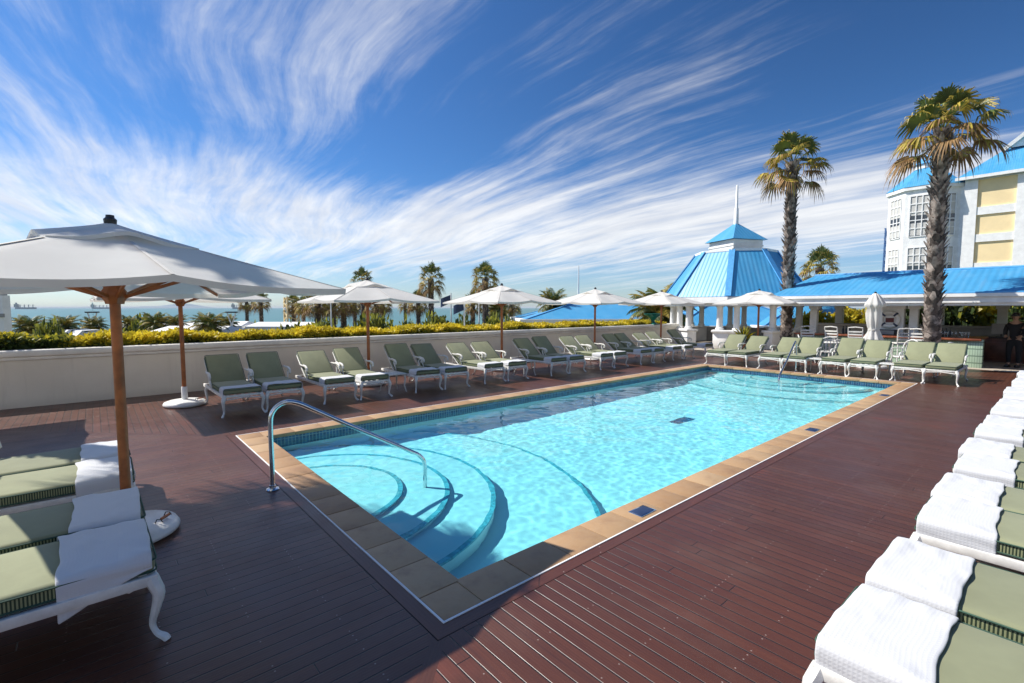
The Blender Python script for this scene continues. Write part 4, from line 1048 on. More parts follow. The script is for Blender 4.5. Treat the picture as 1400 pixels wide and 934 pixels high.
def bar():
    t=thing('pool_bar','long open poolside bar pavilion with blue ribbed roof and white fascia','bar pavilion',(20.2,0,0))
    V0,V1=-9.5,7.75; W=6.4
    r=MB(); hip(r,0,W,V0,V1,2.36,3.26,W/2-.02,.6); rf=r.build('roof',M['roof'],t,smooth=None)
    k=MB(); k.tube([(W/2,V0+.6,3.27),(W/2,V1-.6,3.27)],.05,8); k.tube([(-.02,V0,2.36),(-.02,V1,2.36)],.03,6); k.build('ridge_cap',M['roof_trim'],rf)
    f=MB(); f.box(.02,.10,V0,V1,2.06,2.33); f.box(-.05,.04,V0-.02,V1+.02,2.24,2.34); f.box(.10,.25,V0,V1,1.97,2.10)
    f.box(W-.10,W-.02,V0,V1,2.06,2.33); f.box(W-.25,W-.1,V0,V1,1.97,2.10); f.box(.1,W-.1,V1-.1,V1-.01,1.99,2.33); f.build('fascia',M['white_paint'],t,smooth=None)
    s=MB(); s.quad((.2,V0,2.12),(.2,V1,2.12),(W-.2,V1,2.12),(W-.2,V0,2.12)); 
    for q in range(12): s.box(.26,W-.26,V0+.7+q*1.4,V0+.86+q*1.4,2.0,2.115)
    s.build('ceiling',M['white_paint'],t,smooth=None)
    for (u,v,w,d) in ((1.5,4.12,.16,.36),(1.5,3.5,.12,.12),(5.9,1.6,.14,.14),(1.5,6.6,.12,.12),(5.9,6.9,.14,.14),(5.9,3.4,.14,.14),(5.9,-1.2,.14,.14),(5.9,-3.4,.14,.14),(1.5,-2.6,.14,.14)):
        c=MB(); c.rbox(u-w,u+w,v-d,v+d,0,1.98,r=.012,seg=2); c.rbox(u-w-.04,u+w+.04,v-d-.04,v+d+.04,1.86,1.97,r=.01,seg=2); c.rbox(u-w-.04,u+w+.04,v-d-.04,v+d+.04,0,.14,r=.01,seg=2); c.build('column',M['white_paint'],t,smooth=40)
    b=MB(); b.box(4.75,4.95,-9,7.6,0,1.12); b.rbox(4.68,5.02,-9,7.6,1.10,1.22,r=.03,seg=2); b.build('back_wall',M['grey'],t,smooth=40)
    t2=thing('bar_counter','bar counter faced in mint green tiles with reddish timber top','bar counter',(20.95,0,0))
    c=MB(); c.box(0,.16,1.85,6.9,0,.86); c.box(.16,1.9,1.85,2.0,0,.86); c.build('tiled_front',M['mint'],t2,smooth=None)
    p=MB(); p.rbox(-.05,.30,1.66,2.04,0,.9,r=.012,seg=2); p.build('end_pier',M['mint'],t2)
    tp=MB(); tp.rbox(-.14,.45,1.70,7.0,.86,.93,r=.015,seg=2); tp.rbox(.455,1.95,1.70,2.2,.86,.93,r=.015,seg=2); tp.build('timber_top',M['bar_top'],t2,smooth=40)
    t3=thing('back_cabinet','dark wooden cupboard with panelled doors behind the bar','cabinet',(23.7,0,0))
    c=MB(); c.box(.04,.6,-4.5,1.95,0,.84); c.build('carcass',M['dark_wood'],t3,smooth=None)
    for k in range(6):
        d=MB(); y=1.92-k*1.02; d.rbox(0,.045,y-.98,y,.06,.80,r=.008,seg=2); d.rbox(-.02,.01,y-.86,y-.12,.16,.70,r=.01,seg=2); dd=d.build('door',M['dark_wood'],t3,smooth=40)
        h=MB(); h.tube([(-.02,y-.9,.42),(-.05,y-.9,.42),(-.05,y-.9,.52),(-.02,y-.9,.52)],.008,5); h.build('handle',M['steel'],dd)
    w=MB(); w.rbox(-.03,.62,-4.55,1.98,.84,.89,r=.01,seg=2); w.build('worktop',M['dark'],t3)
    t4=thing('till_screen','grey till screen standing on the dark cupboard','screen',(23.75,1.45,.89),R(180))
    s=MB(); s.rbox(-.04,.04,-.26,.26,.10,.46,r=.02,seg=2); s.build('screen',M['grey'],t4); s=MB(); s.tube([(0,0,0),(0,0,.12)],.03,8); s.rbox(-.1,.1,-.14,.14,0,.015,r=.005,seg=1); s.build('stand',M['dark'],t4)
    t5=thing('lifebuoy','white ring lifebuoy with dark bands hanging on the white bar pillar','lifebuoy',(21.50,4.15,1.48))
    n=MB(); seg=32
    n.tube([(0,.25*math.cos(2*PI*i/seg),.25*math.sin(2*PI*i/seg)) for i in range(seg+1)],.075,10); n.build('ring',M['plastic_white'],t5,smooth=80)
    for a in (45,135,225,315):
        m=MB(); m.tube([(0,.25*math.cos(R(a+d)),.25*math.sin(R(a+d))) for d in (-7,0,7)],.081,10); m.build('band',M['navy'],t5,smooth=60)
    m=MB(); m.box(.03,.05,-.12,.12,-.10,.06); m.build('notice_board',M['red'],t5,smooth=None)
    t6=thing('black_speaker','black box on the bar just under the lifebuoy','box',(21.3,4.15,.93)); m=MB(); m.rbox(-.12,.12,-.27,.27,0,.2,r=.015,seg=2); m.build('case',M['dark'],t6); m=MB(); m.box(-.125,-.119,-.2,.2,.03,.17); m.build('grille',M['grey'],t6,smooth=None)
    random.seed(8)
    gl=MB(); gl.lathe([(.0,0),(.032,0),(.03,.006),(.006,.012),(.005,.07),(.03,.10),(.036,.14),(.030,.19),(.027,.19),(.033,.14),(.027,.105),(0,.08)],10); gm=gl.mesh('goblet',M['clear'],60)
    bt=MB(); bt.lathe([(0,0),(.036,0),(.037,.17),(.014,.22),(.014,.28),(.016,.29),(0,.29)],10)
    for k in range(16):
        o=bpy.data.objects.new('drinking_glass',gm); COL.objects.link(o); o.location=(21.1+random.uniform(-.1,.18),2.0+k*.085+random.uniform(-.02,.02),.93); tag(o,'clear stemmed glass among the row of glasses at the right end of the bar','glass','glasses on the bar')
    bmh=bt.mesh('bottle',M['dark'],60)
    for k in range(9):
        o=bpy.data.objects.new('bottle',bmh); COL.objects.link(o); o.location=(21.32,2.5+k*.09 if k<6 else 4.7+k*.1,.93); tag(o,'small dark bottle standing on the bar behind the glasses','bottle','bottles on the bar')
bar()
def bar_chair():
    t=thing('bar_chair','','chair',group='white chairs at the bar')
    for sx in (-1,1):
        g=MB(); g.tube([(-.24,sx*.19,0),(-.2,sx*.18,.72)],.018,6); g.build('leg',M['white_metal'],t)
        g=MB(); g.tube([(.24,sx*.19,0),(.20,sx*.18,.72)],.018,6); g.build('leg',M['white_metal'],t)
    s=MB(); s.rbox(-.22,.23,-.22,.22,.70,.745,r=.015,seg=2); s.build('seat',M['white_metal'],t)
    b=MB()
    for sx in (-1,1): b.tube([(-.21,sx*.2,.73),(-.24,sx*.21,1.0),(-.29,sx*.21,1.2)],.018,6)
    b.tube([(-.29,-.21,1.2),(-.305,0,1.225),(-.29,.21,1.2)],.02,6)
    for q in range(3): b.bar((-.245-.012*q,-.2,.86+q*.1),(-.245-.012*q,.2,.86+q*.1),.012,.05)
    b.build('backrest',M['white_metal'],t)
    r=MB(); r.tube([(-.22,-.185,.3),(.22,-.185,.3),(.22,.185,.3),(-.22,.185,.3),(-.22,-.185,.3)],.01,5); r.build('foot_rail',M['white_metal'],t)
    return t
BC=bar_chair()
for i,(u,v,rz,l) in enumerate([(20.3,6.35,.2,'white bar chair at the left end of the mint tiled bar'),(20.35,5.5,-.2,'white bar chair second from the left along the bar'),(20.4,4.85,.1,'white bar chair left of the furled umbrella at the bar'),(20.3,3.55,.5,'white bar chair tilted by the lifebuoy pillar'),(20.35,3.12,-.1,'white bar chair just left of the tall palm trunk')]):
    if i==0: BC.location=(u,v,0); BC.rotation_euler=(0,0,rz); BC['label']=l
    else: dup(BC,(u,v,0),rz,l)
def patio_chair():
    t=thing('patio_chair','','chair',group='ornate white patio chairs')
    for sx,sy in ((-1,-1),(-1,1),(1,-1),(1,1)):
        g=MB(); g.tube([(sx*.19,sy*.19,.42),(sx*.21,sy*.21,.3),(sx*.18,sy*.18,.14),(sx*.22,sy*.22,0)],[.02,.022,.014,.016],6); g.build('leg',M['white_metal'],t)
    s=MB(); s.lathe([(0,.41),(.24,.41),(.25,.43),(.24,.45),(0,.45)],18); s.build('seat',M['white_metal'],t,smooth=50)
    b=MB(); P=[(-.2,-.2,.44),(-.24,-.24,.65),(-.29,-.2,.85),(-.31,-.08,.92),(-.315,0,.94),(-.31,.08,.92),(-.29,.2,.85),(-.24,.24,.65),(-.2,.2,.44)]
    b.tube(smooth_path(P,4),.018,6)
    for q in (-.12,-.04,.04,.12): b.tube(smooth_path([(-.21,q*.7,.44),(-.25,q*1.35,.65),(-.30,q*.8,.89)],4),.011,5)
    b.tube(smooth_path([(-.255,-.1,.66),(-.27,0,.74),(-.255,.1,.66),(-.245,0,.58),(-.255,-.1,.66)],4),.011,5); b.build('backrest',M['white_metal'],t)
    for s_ in (-1,1): a=MB(); a.tube(smooth_path([(-.25,s_*.23,.66),(-.05,s_*.27,.68),(.14,s_*.27,.66),(.18,s_*.25,.58),(.16,s_*.22,.44)],4),.017,6); a.build('armrest',M['white_metal'],t)
    return t
PC=patio_chair()
for i,(u,v,rz,l) in enumerate([(18.5,5.2,.4,'ornate white patio chair behind the second lounger pair before the bar'),(18.9,5.9,-1.2,'ornate white patio chair left of the small round table by the bar'),(18.3,3.15,2.6,'ornate white patio chair right of the furled umbrella'),(18.0,2.28,.8,'ornate white patio chair behind the rightmost lounger pair'),(22.6,10.3,2.2,'ornate chair in the shade beside the pavilion wall')]):
    if i==0: PC.location=(u,v,0); PC.rotation_euler=(0,0,rz); PC['label']=l
    else: dup(PC,(u,v,0),rz,l)
t_=thing('round_table','small round white table between patio chairs near the bar','table',(19.1,5.3,0))
m=MB(); m.lathe([(0,.70),(.38,.70),(.40,.715),(.38,.73),(0,.73)],28); m.build('tabletop',M['white_metal'],t_,smooth=50)
m=MB(); m.lathe([(0,0),(.22,0),(.2,.03),(.04,.06),(.03,.4),(.045,.45),(.03,.5),(.05,.7),(0,.7)],14); m.build('pedestal',M['white_metal'],t_,smooth=50)
def yucca():
    t=thing('potted_yucca','spiky yellow green potted plant beside the pavilion pedestal','plant',(19.9,8.55,0))
    p=MB(); p.lathe([(0,0),(.17,0),(.24,.38),(.26,.40),(.26,.46),(.22,.46),(.21,.40),(0,.40)],20); p.build('pot',M['terracotta'],t,smooth=50)
    random.seed(2); l=MB()
    for k in range(90):
        a=random.uniform(0,6.28); el=R(random.uniform(5,85)); L=random.uniform(.45,.75); d=Vector((math.cos(a)*math.cos(el),math.sin(a)*math.cos(el),math.sin(el)))
        s=d.cross(Vector((0,0,1))).normalized()*.022; b=Vector((0,0,.5+random.uniform(0,.2))); m_=b+d*L*.55; e=b+d*L+Vector((0,0,-.16*L))
        l.add([b-s*.6,b+s*.6,m_+s,e,m_-s],[(0,1,2,3,4)],random.choice((0,1,1,2)))
    l.build('leaves',[M['leaf_y'],M['leaf_l'],M['leaf_g']],t,smooth=None)
    s=MB(); s.tube([(0,0,.38),(0,0,.7)],.05,8); s.build('stem',M['bark'],t)
yucca()
t_=thing('teal_planter','teal glazed urn with flared lip on the far end of the planter wall','urn',(20.4,13.1,1.10))
m=MB(); m.lathe([(0,0),(.22,0),(.2,.05),(.10,.1),(.09,.2),(.20,.33),(.42,.46),(.44,.52),(.38,.5),(.16,.38),(0,.36)],18); m.build('bowl',M['teal'],t_,smooth=60)
m=MB(); m.rbox(-.24,.24,-.24,.24,-.005,.03,r=.01,seg=1); m.build('foot',M['teal'],t_)
# plants behind the bar
for i,(u,v,w,h,y) in enumerate([(28.4,8.6,1.1,2.0,1),(28.6,7.2,1.1,2.1,1),(28.6,5.6,1.2,2.5,1),(28.4,3.9,1.3,3.0,0),(28.9,2.6,1.5,3.4,1),(28.6,1.1,1.4,3.1,0),(29.0,-.3,1.5,3.5,1),(28.7,-1.9,1.5,3.2,0),(30.6,3.4,1.8,3.6,1),(30.9,.6,1.9,3.9,1),(28.7,-3.6,1.6,3.4,1)]):
    o=bpy.data.objects.new('tropical_shrub',(SHY if y else SH)[i%2]); COL.objects.link(o); o.location=(u,v,0); o.scale=(w,w,h/1.3); o.rotation_euler=(0,0,i*1.1)
    tag(o,['bright yellow green shrub behind the left part of the bar back wall','yellow green shrub behind the bar, second from the left end','yellow green shrub seen over the bar left of the lifebuoy pillar','dark shrub seen through the bar right of the lifebuoy pillar','tall bright shrub behind the bar at the palm trunk','dark tall shrub behind the bar right of the palm trunk','tall bright shrub behind the bar above the glasses','dark shrub behind the bar near the right white column','bright shrub farther back behind the bar palm trunk','bright shrub farther back above the row of glasses','bright shrub behind the bar at the right edge'][i],'shrub','shrubs behind the bar')
def house(name,label,Rr,D,w,d,zw,zr,inset,rz,parap=.45):
    u,v=D*FW.x+Rr*RT.x,D*FW.y+Rr*RT.y
    t=thing(name,label,'building',(u,v,GZ),rz)
    b=MB(); H=zw-GZ; b.box(-w/2,w/2,-d/2,d/2,0,H); b.box(-w/2-.12,w/2+.12,-d/2-.12,d/2+.12,H-.18,H+.06); b.box(-w/2-.08,w/2+.08,-d/2-.08,d/2+.08,H-.75,H-.68); b.build('wall',M['white_paint'],t,smooth=None)
    r=MB(); hip(r,-w/2+parap,w/2-parap,-d/2+parap,d/2-parap,H+.07,zr-GZ,inset,inset*.9); 
    r.quad((-w/2+parap+inset,-d/2+parap+inset*.9,zr-GZ),(w/2-parap-inset,-d/2+parap+inset*.9,zr-GZ),(w/2-parap-inset,d/2-parap-inset*.9,zr-GZ),(-w/2+parap+inset,d/2-parap-inset*.9,zr-GZ))
    rf=r.build('roof',M['roof'],t,smooth=None)
    for sx in (-1,1):
        for sy in (-1,1): h=MB(); h.bar((sx*(w/2-parap),sy*(d/2-parap),H+.1),(sx*(w/2-parap-inset),sy*(d/2-parap-inset*.9),zr-GZ+.03),.28,.05); h.build('hip_flashing',M['roof_trim'],rf,smooth=None)
    for k in range(5):
        g=MB(); x=-w/2+w*(k+.5)/5; g.box(x-.5,x+.5,-d/2-.03,-d/2+.02,H-3.2,H-1.6); g.build('window',M['glass'],t,smooth=None)
    return t,H
ang=math.atan2(RT.y,RT.x)
h1,H1=house('roofed_hall','low white building with parapet and broad blue hip roof beyond the hedge',9.6,51,18.5,12,.78,2.35,5.4,ang+.08)
p=MB(); p.tube([(-2.4,1,H1+.5),(-2.4,1,H1+5.6)],[.12,.05],8); p.build('roof_mast',M['white_paint'],h1)
house('roofed_hall','blue roofed white building glimpsed between the pavilion columns',21.5,48,13,10,.2,2.1,3.6,ang-.1)
house('roofed_hall','blue roofed white building glimpsed under the left half of the bar roof',27.5,44,11,9,.3,2.4,3.6,ang-.25)
t_=thing('corner_building','pale building corner with grey cap at the far left edge','building',(*gp(-1.075,22),GZ),ang)
m=MB(); m.box(-3.0,.40,0,.35,0,yz(404,22)-GZ); m.build('wall',M['white_paint'],t_,smooth=None); m=MB(); m.box(-3.1,.34,.05,.3,yz(404,22)-GZ,yz(392,22)-GZ); m.build('parapet_cap',M['grey'],t_,smooth=None)
m=MB(); m.box(.2,.47,-.06,.0,yz(434,22)-GZ,yz(429,22)-GZ); m.build('bracket',M['grey'],t_,smooth=None)
# ------------------------------------------------------------------ hotel
def hotel():
    U=70.; t=thing('hotel_building','large white hotel with pale yellow panels, blue roof and octagonal window turret','hotel',(U,0,GZ)); g=-GZ
    EV=15.5+g
    w=MB(); w.box(.6,14,-40,7.7,0,EV-.3); w.build('wall',M['white_paint'],t,smooth=None)
    piers=[7.25-k*3.85 for k in range(12)]
    p=MB()
    for v in piers: p.box(-.05,.6,v-.5,v+.5,0,EV)
    zs=[(EV-.35,EV),(12.35+g,11.55+g),(9.55+g,8.75+g),(6.6+g,5.8+g),(3.6+g,2.8+g)]
    for a,b in zs: p.box(.02,.597,-40,7.2,min(a,b),max(a,b))
    p.build('piers_and_bands',M['white_paint'],t,smooth=None)
    lv=[EV-.35,12.35+g,11.55+g,9.55+g,8.75+g,6.6+g,5.8+g,3.6+g]
    for k in range(4):
        for r_ in range(4):
            q=MB(); v1=piers[k]-.5; v0=piers[k+1]+.5; q.box(.16,.59,v0,v1,lv[r_*2+1],lv[r_*2])
            q.build('yellow_panel',M['panel'],t,smooth=None)
    r=MB(); face_uv(r,[(-.5,8.4,EV+.02),(-.5,-40,EV+.02),(6.8,-40,EV+5.2),(6.8,3.2,EV+5.2)]); face_uv(r,[(14,8.4,EV+.02),(-.5,8.4,EV+.02),(6.8,3.2,EV+5.2),(7.2,3.2,EV+5.2)]); face_uv(r,[(14,-40,EV),(14,8.4,EV),(7.2,3.2,EV+5.2),(7.2,-40,EV+5.2)])
    rf=r.build('roof',M['roof'],t,smooth=None)
    e=MB(); e.box(-.6,-.42,-40,8.5,EV-.25,EV+.05); e.build('eaves',M['white_paint'],rf,smooth=None)
    gb=MB(); a0=EV+3.2; y0,y1=4.8,-9.2; ym=(y0+y1)/2; gb.add([(3.6,y0,a0),(3.6,y1,a0),(3.6,ym,a0+6.2),(9.,y0,a0),(9.,y1,a0),(9.,ym,a0+6.2)],[(0,2,1),(3,4,5),(0,3,5,2),(1,2,5,4)]); gb.build('gable',M['white_paint'],t,smooth=None)
    gt=MB(); gt.bar((3.5,y0+.6,a0-.25),(3.5,ym,a0+6.4),.5,.35); gt.bar((3.5,y1-.6,a0-.25),(3.5,ym,a0+6.4),.5,.35); gt.build('gable_trim',M['white_metal'],t,smooth=None)
    # turret
    cx,cy,rr=1.6,11.15,3.35; TE=15.1+g
    def ring(r,z): return [(cx+r*math.cos(R(22.5+45*k)),cy+r*math.sin(R(22.5+45*k)),z) for k in range(8)]
    tw=MB(); A,B=ring(rr,0),ring(rr,TE)
    for k in range(8): tw.poly([A[k],A[(k+1)%8],B[(k+1)%8],B[k]])
    tb=tw.build('turret',M['white_paint'],t,smooth=None)
    co=MB(); A,B,C=ring(rr+.25,TE-.35),ring(rr+.25,TE+.02),ring(rr-.1,TE-.35)
    for k in range(8): j=(k+1)%8; co.poly([A[k],A[j],B[j],B[k]]); co.poly([C[k],C[j],A[j],A[k]])
    co.build('turret_cornice',M['white_paint'],tb,smooth=None)
    tr=MB(); A,B=ring(rr+.3,TE+.02),ring(1.0,TE+2.5)
    for k in range(8): face_uv(tr,[A[k],A[(k+1)%8],B[(k+1)%8],B[k]])
    tr.build('turret_roof',M['roof'],tb,smooth=None)
    la=MB(); la.lathe([(0,2.3),(1.25,2.3),(1.25,2.8),(0,2.8)],8,c=(cx,cy,TE)); la.build('lantern',M['white_paint'],tb,smooth=None); la=MB(); la.lathe([(1.45,2.8),(0,4.0)],8,c=(cx,cy,TE)); la.build('lantern_roof',M['roof_trim'],tb,smooth=None)
    for k in range(8):
        mid=R(45+45*k); n=Vector((math.cos(mid),math.sin(mid),0)); s=Vector((-n.y,n.x,0)); d=rr*math.cos(R(22.5))
        if n.x>.5: continue
        for z0,z1 in ((9.7+g,14.1+g),(4.4+g,8.5+g)):
            c=Vector((cx,cy,0))+n*(d+.02); hw=.80
            q=MB(); pts=[c-s*hw,c+s*hw]; q.poly([(*pts[0].xy,z0),(*pts[1].xy,z0),(*pts[1].xy,z1),(*pts[0].xy,z1)]); pane=q.build('window',M['glass'],t,smooth=None)
            f=MB()
            for x in (-1,-.33,.33,1): a=c+n*.03+s*hw*x; f.bar((*a.xy,z0),(*a.xy,z1),.09,.09)
            for r_ in range(6):
                z=z0+(z1-z0)*r_/5; a,b=c+n*.03-s*hw,c+n*.03+s*hw; f.bar((*a.xy,z),(*b.xy,z),.08,.09)
            f.build('glazing_bars',M['white_paint'],pane,smooth=None)
            cu=MB()
            for (a_,b_) in ((.52,.97),(.03,.33)):
                a,b=c+n*.006-s*hw*.97,c+n*.006+s*hw*.97; zz0,zz1=z0+(z1-z0)*a_,z0+(z1-z0)*b_; cu.poly([(*a.xy,zz0),(*b.xy,zz0),(*b.xy,zz1),(*a.xy,zz1)])
            cu.build('blind',M['canvas'],pane,smooth=None)
    # link wall between turret and facade
    l=MB(); l.box(.3,4,7.2,11,0,EV-.6); l.build('link_wall',M['white_paint'],t,smooth=None)
hotel()
# ------------------------------------------------------------------ person at the bar
def person():
    P=(22.2,1.05,0); t=thing('person','person in dark clothes and cap standing at the right edge by the bar','person',P,R(168))
    def skin(name,verts,edges,rad,m,parent,lev=2):
        me=bpy.data.meshes.new(name); me.from_pydata(verts,edges,[]); o=bpy.data.objects.new(name,me); COL.objects.link(o)
        o.modifiers.new('s','SKIN')
        for i,r in enumerate(rad): me.skin_vertices[0].data[i].radius=(r if isinstance(r,tuple) else (r,r))
        me.skin_vertices[0].data[0].use_root=True
        s=o.modifiers.new('u','SUBSURF'); s.levels=lev; s.render_levels=lev
        bpy.context.view_layer.update(); baked(o); o.data.materials.clear(); o.data.materials.append(m); o.parent=parent; return o
    V=[(0,0,.92),(0,0,1.08),(0,0,1.25),(.01,0,1.38),(.02,0,1.47),(.03,0,1.55),(.035,0,1.64),(.03,0,1.69)]; E_=[(i,i+1) for i in range(7)]; Rr=[(.15,.11),(.135,.10),(.16,.115),(.14,.09),(.06,.06),(.07,.08),(.078,.095),(.05,.06)]
    def chain(st,pts,rs):
        pr=st
        for p,r in zip(pts,rs): V.append(p); Rr.append(r); E_.append((pr,len(V)-1)); pr=len(V)-1
        return pr
    for s in (-1,1):
        chain(0,[(0,s*.10,.84),(.02,s*.11,.48),(-.01,s*.11,.09),(.11,s*.12,.035)],[.085,.06,.042,.035])
        h=chain(3,[(0,s*.17,1.38),(.02,s*.215,1.12),(.16,s*.17,.98),(.21,s*.15,.97)],[.062,.046,.034,.03])
        for k in range(4): chain(h,[(.27,s*(.125+.018*k),.975-.004*k),(.30,s*(.122+.018*k),.955)],[.009,.008])
        chain(h,[(.235,s*.105,.99),(.265,s*.09,.985)],[.010,.009])
    b=skin('body',V,E_,Rr,M['skin'],t)
    J=[(0,0,.86),(0,0,1.02),(0,0,1.22),(.01,0,1.36),(.015,0,1.44)]; JE=[(i,i+1) for i in range(4)]; JR=[(.17,.135),(.165,.13),(.185,.14),(.155,.11),(.075,.075)]
    for s in (-1,1):
        st=3
        for p,r in (((0,s*.18,1.37),.075),((.02,s*.225,1.12),.06),((.14,s*.18,1.0),.046)): J.append(p); JR.append(r); JE.append((st,len(J)-1)); st=len(J)-1
    skin('jacket',J,JE,JR,M['black_cloth'],t)
    T=[(0,0,.93),(0,0,.86)]; TE=[(0,1)]; TR=[(.16,.125),(.15,.12)]
    for s in (-1,1):
        st=1
        for p,r in (((0,s*.105,.76),.10),((.02,s*.115,.48),.075),((-.01,s*.115,.12),.06)): T.append(p); TR.append(r); TE.append((st,len(T)-1)); st=len(T)-1
    skin('trousers',T,TE,TR,M['black_cloth'],t)
    c=MB(); c.lathe([(.10,1.635),(.105,1.66),(.095,1.71),(.06,1.745),(0,1.755)],16,c=(.02,0,0)); c.rbox(.08,.19,-.07,.07,1.645,1.66,r=.006,seg=1); c.build('cap',M['dark'],t)
    f=MB()
    for s in (-1,1): f.lathe([(0,-.008),(.010,0),(0,.008)],8,c=(.118,s*.033,1.615))
    f.build('eyes',M['dark'],t)
    f=MB(); f.tube([(.108,0,1.62),(.135,0,1.585),(.112,0,1.578)],[.008,.014,.008],6); f.build('nose',M['skin'],t)
    f=MB(); f.tube([(.10,-.028,1.548),(.114,0,1.545),(.10,.028,1.548)],.006,5); f.build('mouth',M['red'],t)
    for s in (-1,1): e=MB(); e.lathe([(0,-.03),(.014,-.01),(.016,.012),(0,.03)],8,c=(.03,s*.088,1.60)); e.build('ear',M['skin'],t)
    for s in (-1,1): e=MB(); e.rbox(-.06,.2,s*.115-.05,s*.115+.05,0,.085,r=.03,seg=3); e.build('shoe',M['dark'],t)
person()

# ------------------------------------------------------------------ light, sky, camera
SD=Vector((-1.10,1.60,2.03)).normalized()
sl_=bpy.data.lights.new('sun','SUN'); sl_.energy=3.6; sl_.angle=R(.53); sl_.color=(1,.955,.88)
sl_.cycles.is_caustics_light=True
so=bpy.data.objects.new('sun',sl_); COL.objects.link(so); so.rotation_euler=SD.to_track_quat('Z','Y').to_euler()
w=bpy.data.worlds.new('World'); sc.world=w; w.use_nodes=True; nt=NT(w.node_tree); bg=w.node_tree.nodes['Background']
sky=nt.n('ShaderNodeTexSky'); sky.sky_type='NISHITA'; sky.sun_disc=False; sky.sun_elevation=math.asin(SD.z); sky.sun_rotation=math.atan2(SD.x,SD.y)
sky.altitude=50; sky.air_density=1.0; sky.dust_density=.35; sky.ozone_density=2.0
dirv=nt.coord('Generated'); d=nt.sep(dirv); zz=nt.math('MAXIMUM',d[2],0.0)
zi=nt.math('DIVIDE',1.0,nt.math('ADD',zz,.075))
px,py=nt.math('MULTIPLY',d[0],zi),nt.math('MULTIPLY',d[1],zi)
HA=R(84); ch,sh=math.cos(HA),math.sin(HA)
qa=nt.math('ADD',nt.math('MULTIPLY',px,ch),nt.math('MULTIPLY',py,sh)); qb=nt.math('SUBTRACT',nt.math('MULTIPLY',py,ch),nt.math('MULTIPLY',px,sh))
base=nt.comb(qa,qb,0)
def warp(sc_,am,ba,detail=2):
    wp=nt.n('ShaderNodeTexNoise'); wp.inputs['Scale'].default_value=sc_; wp.inputs['Detail'].default_value=detail; nt.l(base,wp.inputs['Vector'])
    ws=nt.sep(wp.outputs['Color'])
    return nt.math('MULTIPLY',nt.math('SUBTRACT',ws[0],.5),ba),nt.math('MULTIPLY',nt.math('SUBTRACT',ws[1],.5),am)
w1b,w1a=warp(.28,.9,1.0); w2b,w2a=warp(1.3,.30,.11,4)
qb2=nt.math('ADD',qb,nt.math('ADD',w1b,w2b)); qa2=nt.math('ADD',qa,nt.math('ADD',w1a,w2a))
fib=nt.noise(nt.comb(nt.math('MULTIPLY',qa2,.34),nt.math('MULTIPLY',qb2,2.3),3.1),1.,8,.58)
fib2=nt.noise(nt.comb(nt.math('MULTIPLY',qa2,.8),nt.math('MULTIPLY',qb2,10.),8.3),1.,7,.66)
fib3=nt.noise(nt.comb(nt.math('MULTIPLY',qa2,2.2),nt.math('MULTIPLY',qb2,6.),2.3),1.,6,.62)
cov=nt.noise(nt.comb(nt.math('MULTIPLY',qa2,.33),nt.math('MULTIPLY',qb2,.7),9.1),1.,3,.55)
f=nt.math('ADD',nt.math('MULTIPLY',fib,.44),nt.math('ADD',nt.math('MULTIPLY',fib2,.36),nt.math('MULTIPLY',fib3,.20)))
f=nt.math('ADD',f,nt.math('MULTIPLY',nt.math('SUBTRACT',cov,.5),.48))
bank=nt.noise(nt.comb(nt.math('MULTIPLY',px,.35),nt.math('MULTIPLY',py,.35),4.),1.,4,.6)
def hump(c,wd): return nt.math('SUBTRACT',1.0,nt.ramp(nt.math('ABSOLUTE',nt.math('SUBTRACT',zz,c)),0.,wd))
f=nt.math('ADD',f,nt.math('MULTIPLY',hump(.165,.13),nt.math('MULTIPLY_ADD',bank,.46,.0)))
f=nt.math('SUBTRACT',f,nt.math('MULTIPLY',hump(.055,.055),.07))
f=nt.math('ADD',f,nt.math('MULTIPLY',nt.math('SUBTRACT',1.0,nt.ramp(zz,.04,.36)),.05))
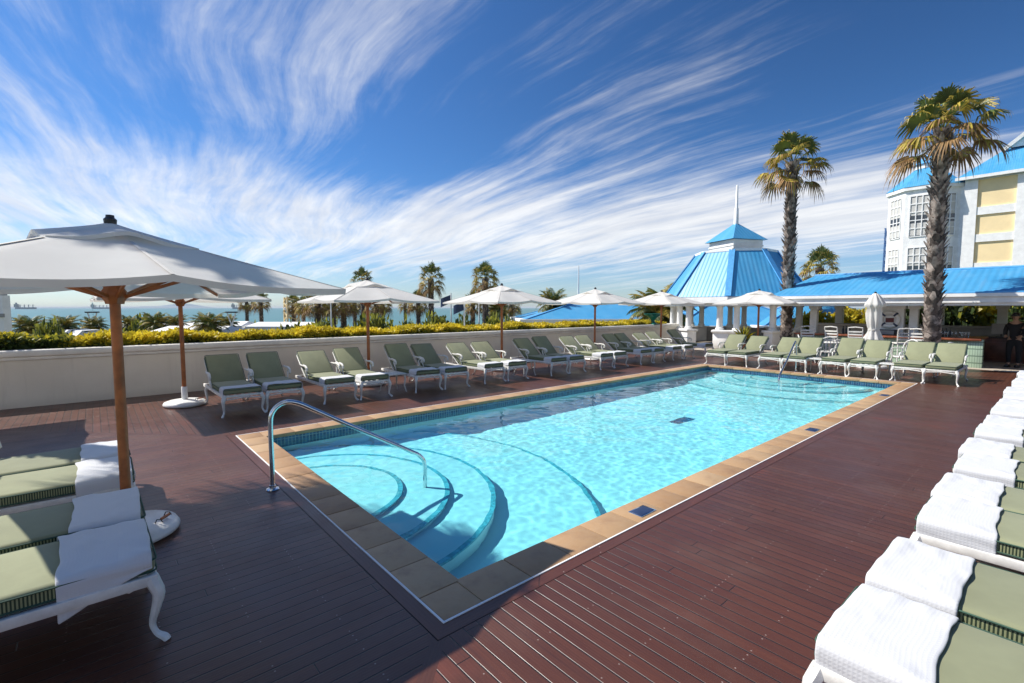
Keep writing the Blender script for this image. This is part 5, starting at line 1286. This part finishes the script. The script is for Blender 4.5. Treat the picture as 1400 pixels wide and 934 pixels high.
# clearer, deeper sky away from the sun (towards the right of the view)
side=nt.math('ADD',nt.math('MULTIPLY',d[0],RT.x),nt.math('MULTIPLY',d[1],RT.y))
f=nt.math('SUBTRACT',f,nt.math('MULTIPLY',nt.math('MULTIPLY',nt.ramp(side,-.15,.75),nt.ramp(zz,.12,.4)),.10))
cl=nt.math('MULTIPLY',nt.ramp(f,.46,.83),.80)
cl=nt.math('MULTIPLY',cl,nt.ramp(zz,-.01,.05))
dk=nt.math('MULTIPLY_ADD',nt.math('MULTIPLY',nt.ramp(side,-.6,.95),nt.ramp(zz,.0,.5)),-.34,1.0)
tint=nt.mix(nt.ramp(zz,.0,.30),(.60,.75,.98,1),(.31,.58,.90,1))
skc=nt.mix(1.0,nt.mix(1.0,sky.outputs[0],tint,'MULTIPLY'),nt.comb(dk,dk,dk),'MULTIPLY')
shade=nt.noise(nt.comb(nt.math('MULTIPLY',qa2,.7),nt.math('MULTIPLY',qb2,3.),5.),1.,4,.6)
cc=nt.mix(nt.ramp(shade,.3,.7),(6.2,6.25,6.4,1),(8.3,8.15,7.8,1))
nt.l(nt.mix(cl,skc,cc),bg.inputs['Color']); bg.inputs['Strength'].default_value=.08
cam=bpy.data.cameras.new('camera'); cam.sensor_width=36; cam.lens=36*F_PX/1400; cam.clip_start=.05; cam.clip_end=120000
co=bpy.data.objects.new('camera',cam); COL.objects.link(co); co.location=(0,0,CAMH)
fwd=FW*math.cos(PITCH)-Vector((0,0,math.sin(PITCH))); co.rotation_euler=fwd.to_track_quat('-Z','Y').to_euler(); sc.camera=co
sc.view_settings.view_transform='Standard'; sc.view_settings.look='None'; sc.view_settings.exposure=.82; sc.view_settings.gamma=1
sc.render.engine='CYCLES'; sc.cycles.use_denoising=True; sc.cycles.max_bounces=8; sc.cycles.transparent_max_bounces=12; sc.cycles.caustics_reflective=False; sc.cycles.caustics_refractive=True
sc.cycles.sample_clamp_indirect=8
hz=MB(); hz.box(-30000,30000,-30000,30000,SEA-2.6,45)
hm=bpy.data.materials.new('sea_haze'); hm.use_nodes=True; hn=hm.node_tree; hn.nodes.remove(hn.nodes['Principled BSDF'])
pv=hn.nodes.new('ShaderNodeVolumePrincipled'); pv.inputs['Color'].default_value=(.86,.92,1,1); pv.inputs['Density'].default_value=4.5e-5
hn.links.new(pv.outputs[0],hn.nodes['Material Output'].inputs['Volume'])
tag(hz.build('haze',hm,smooth=None),kind='stuff')
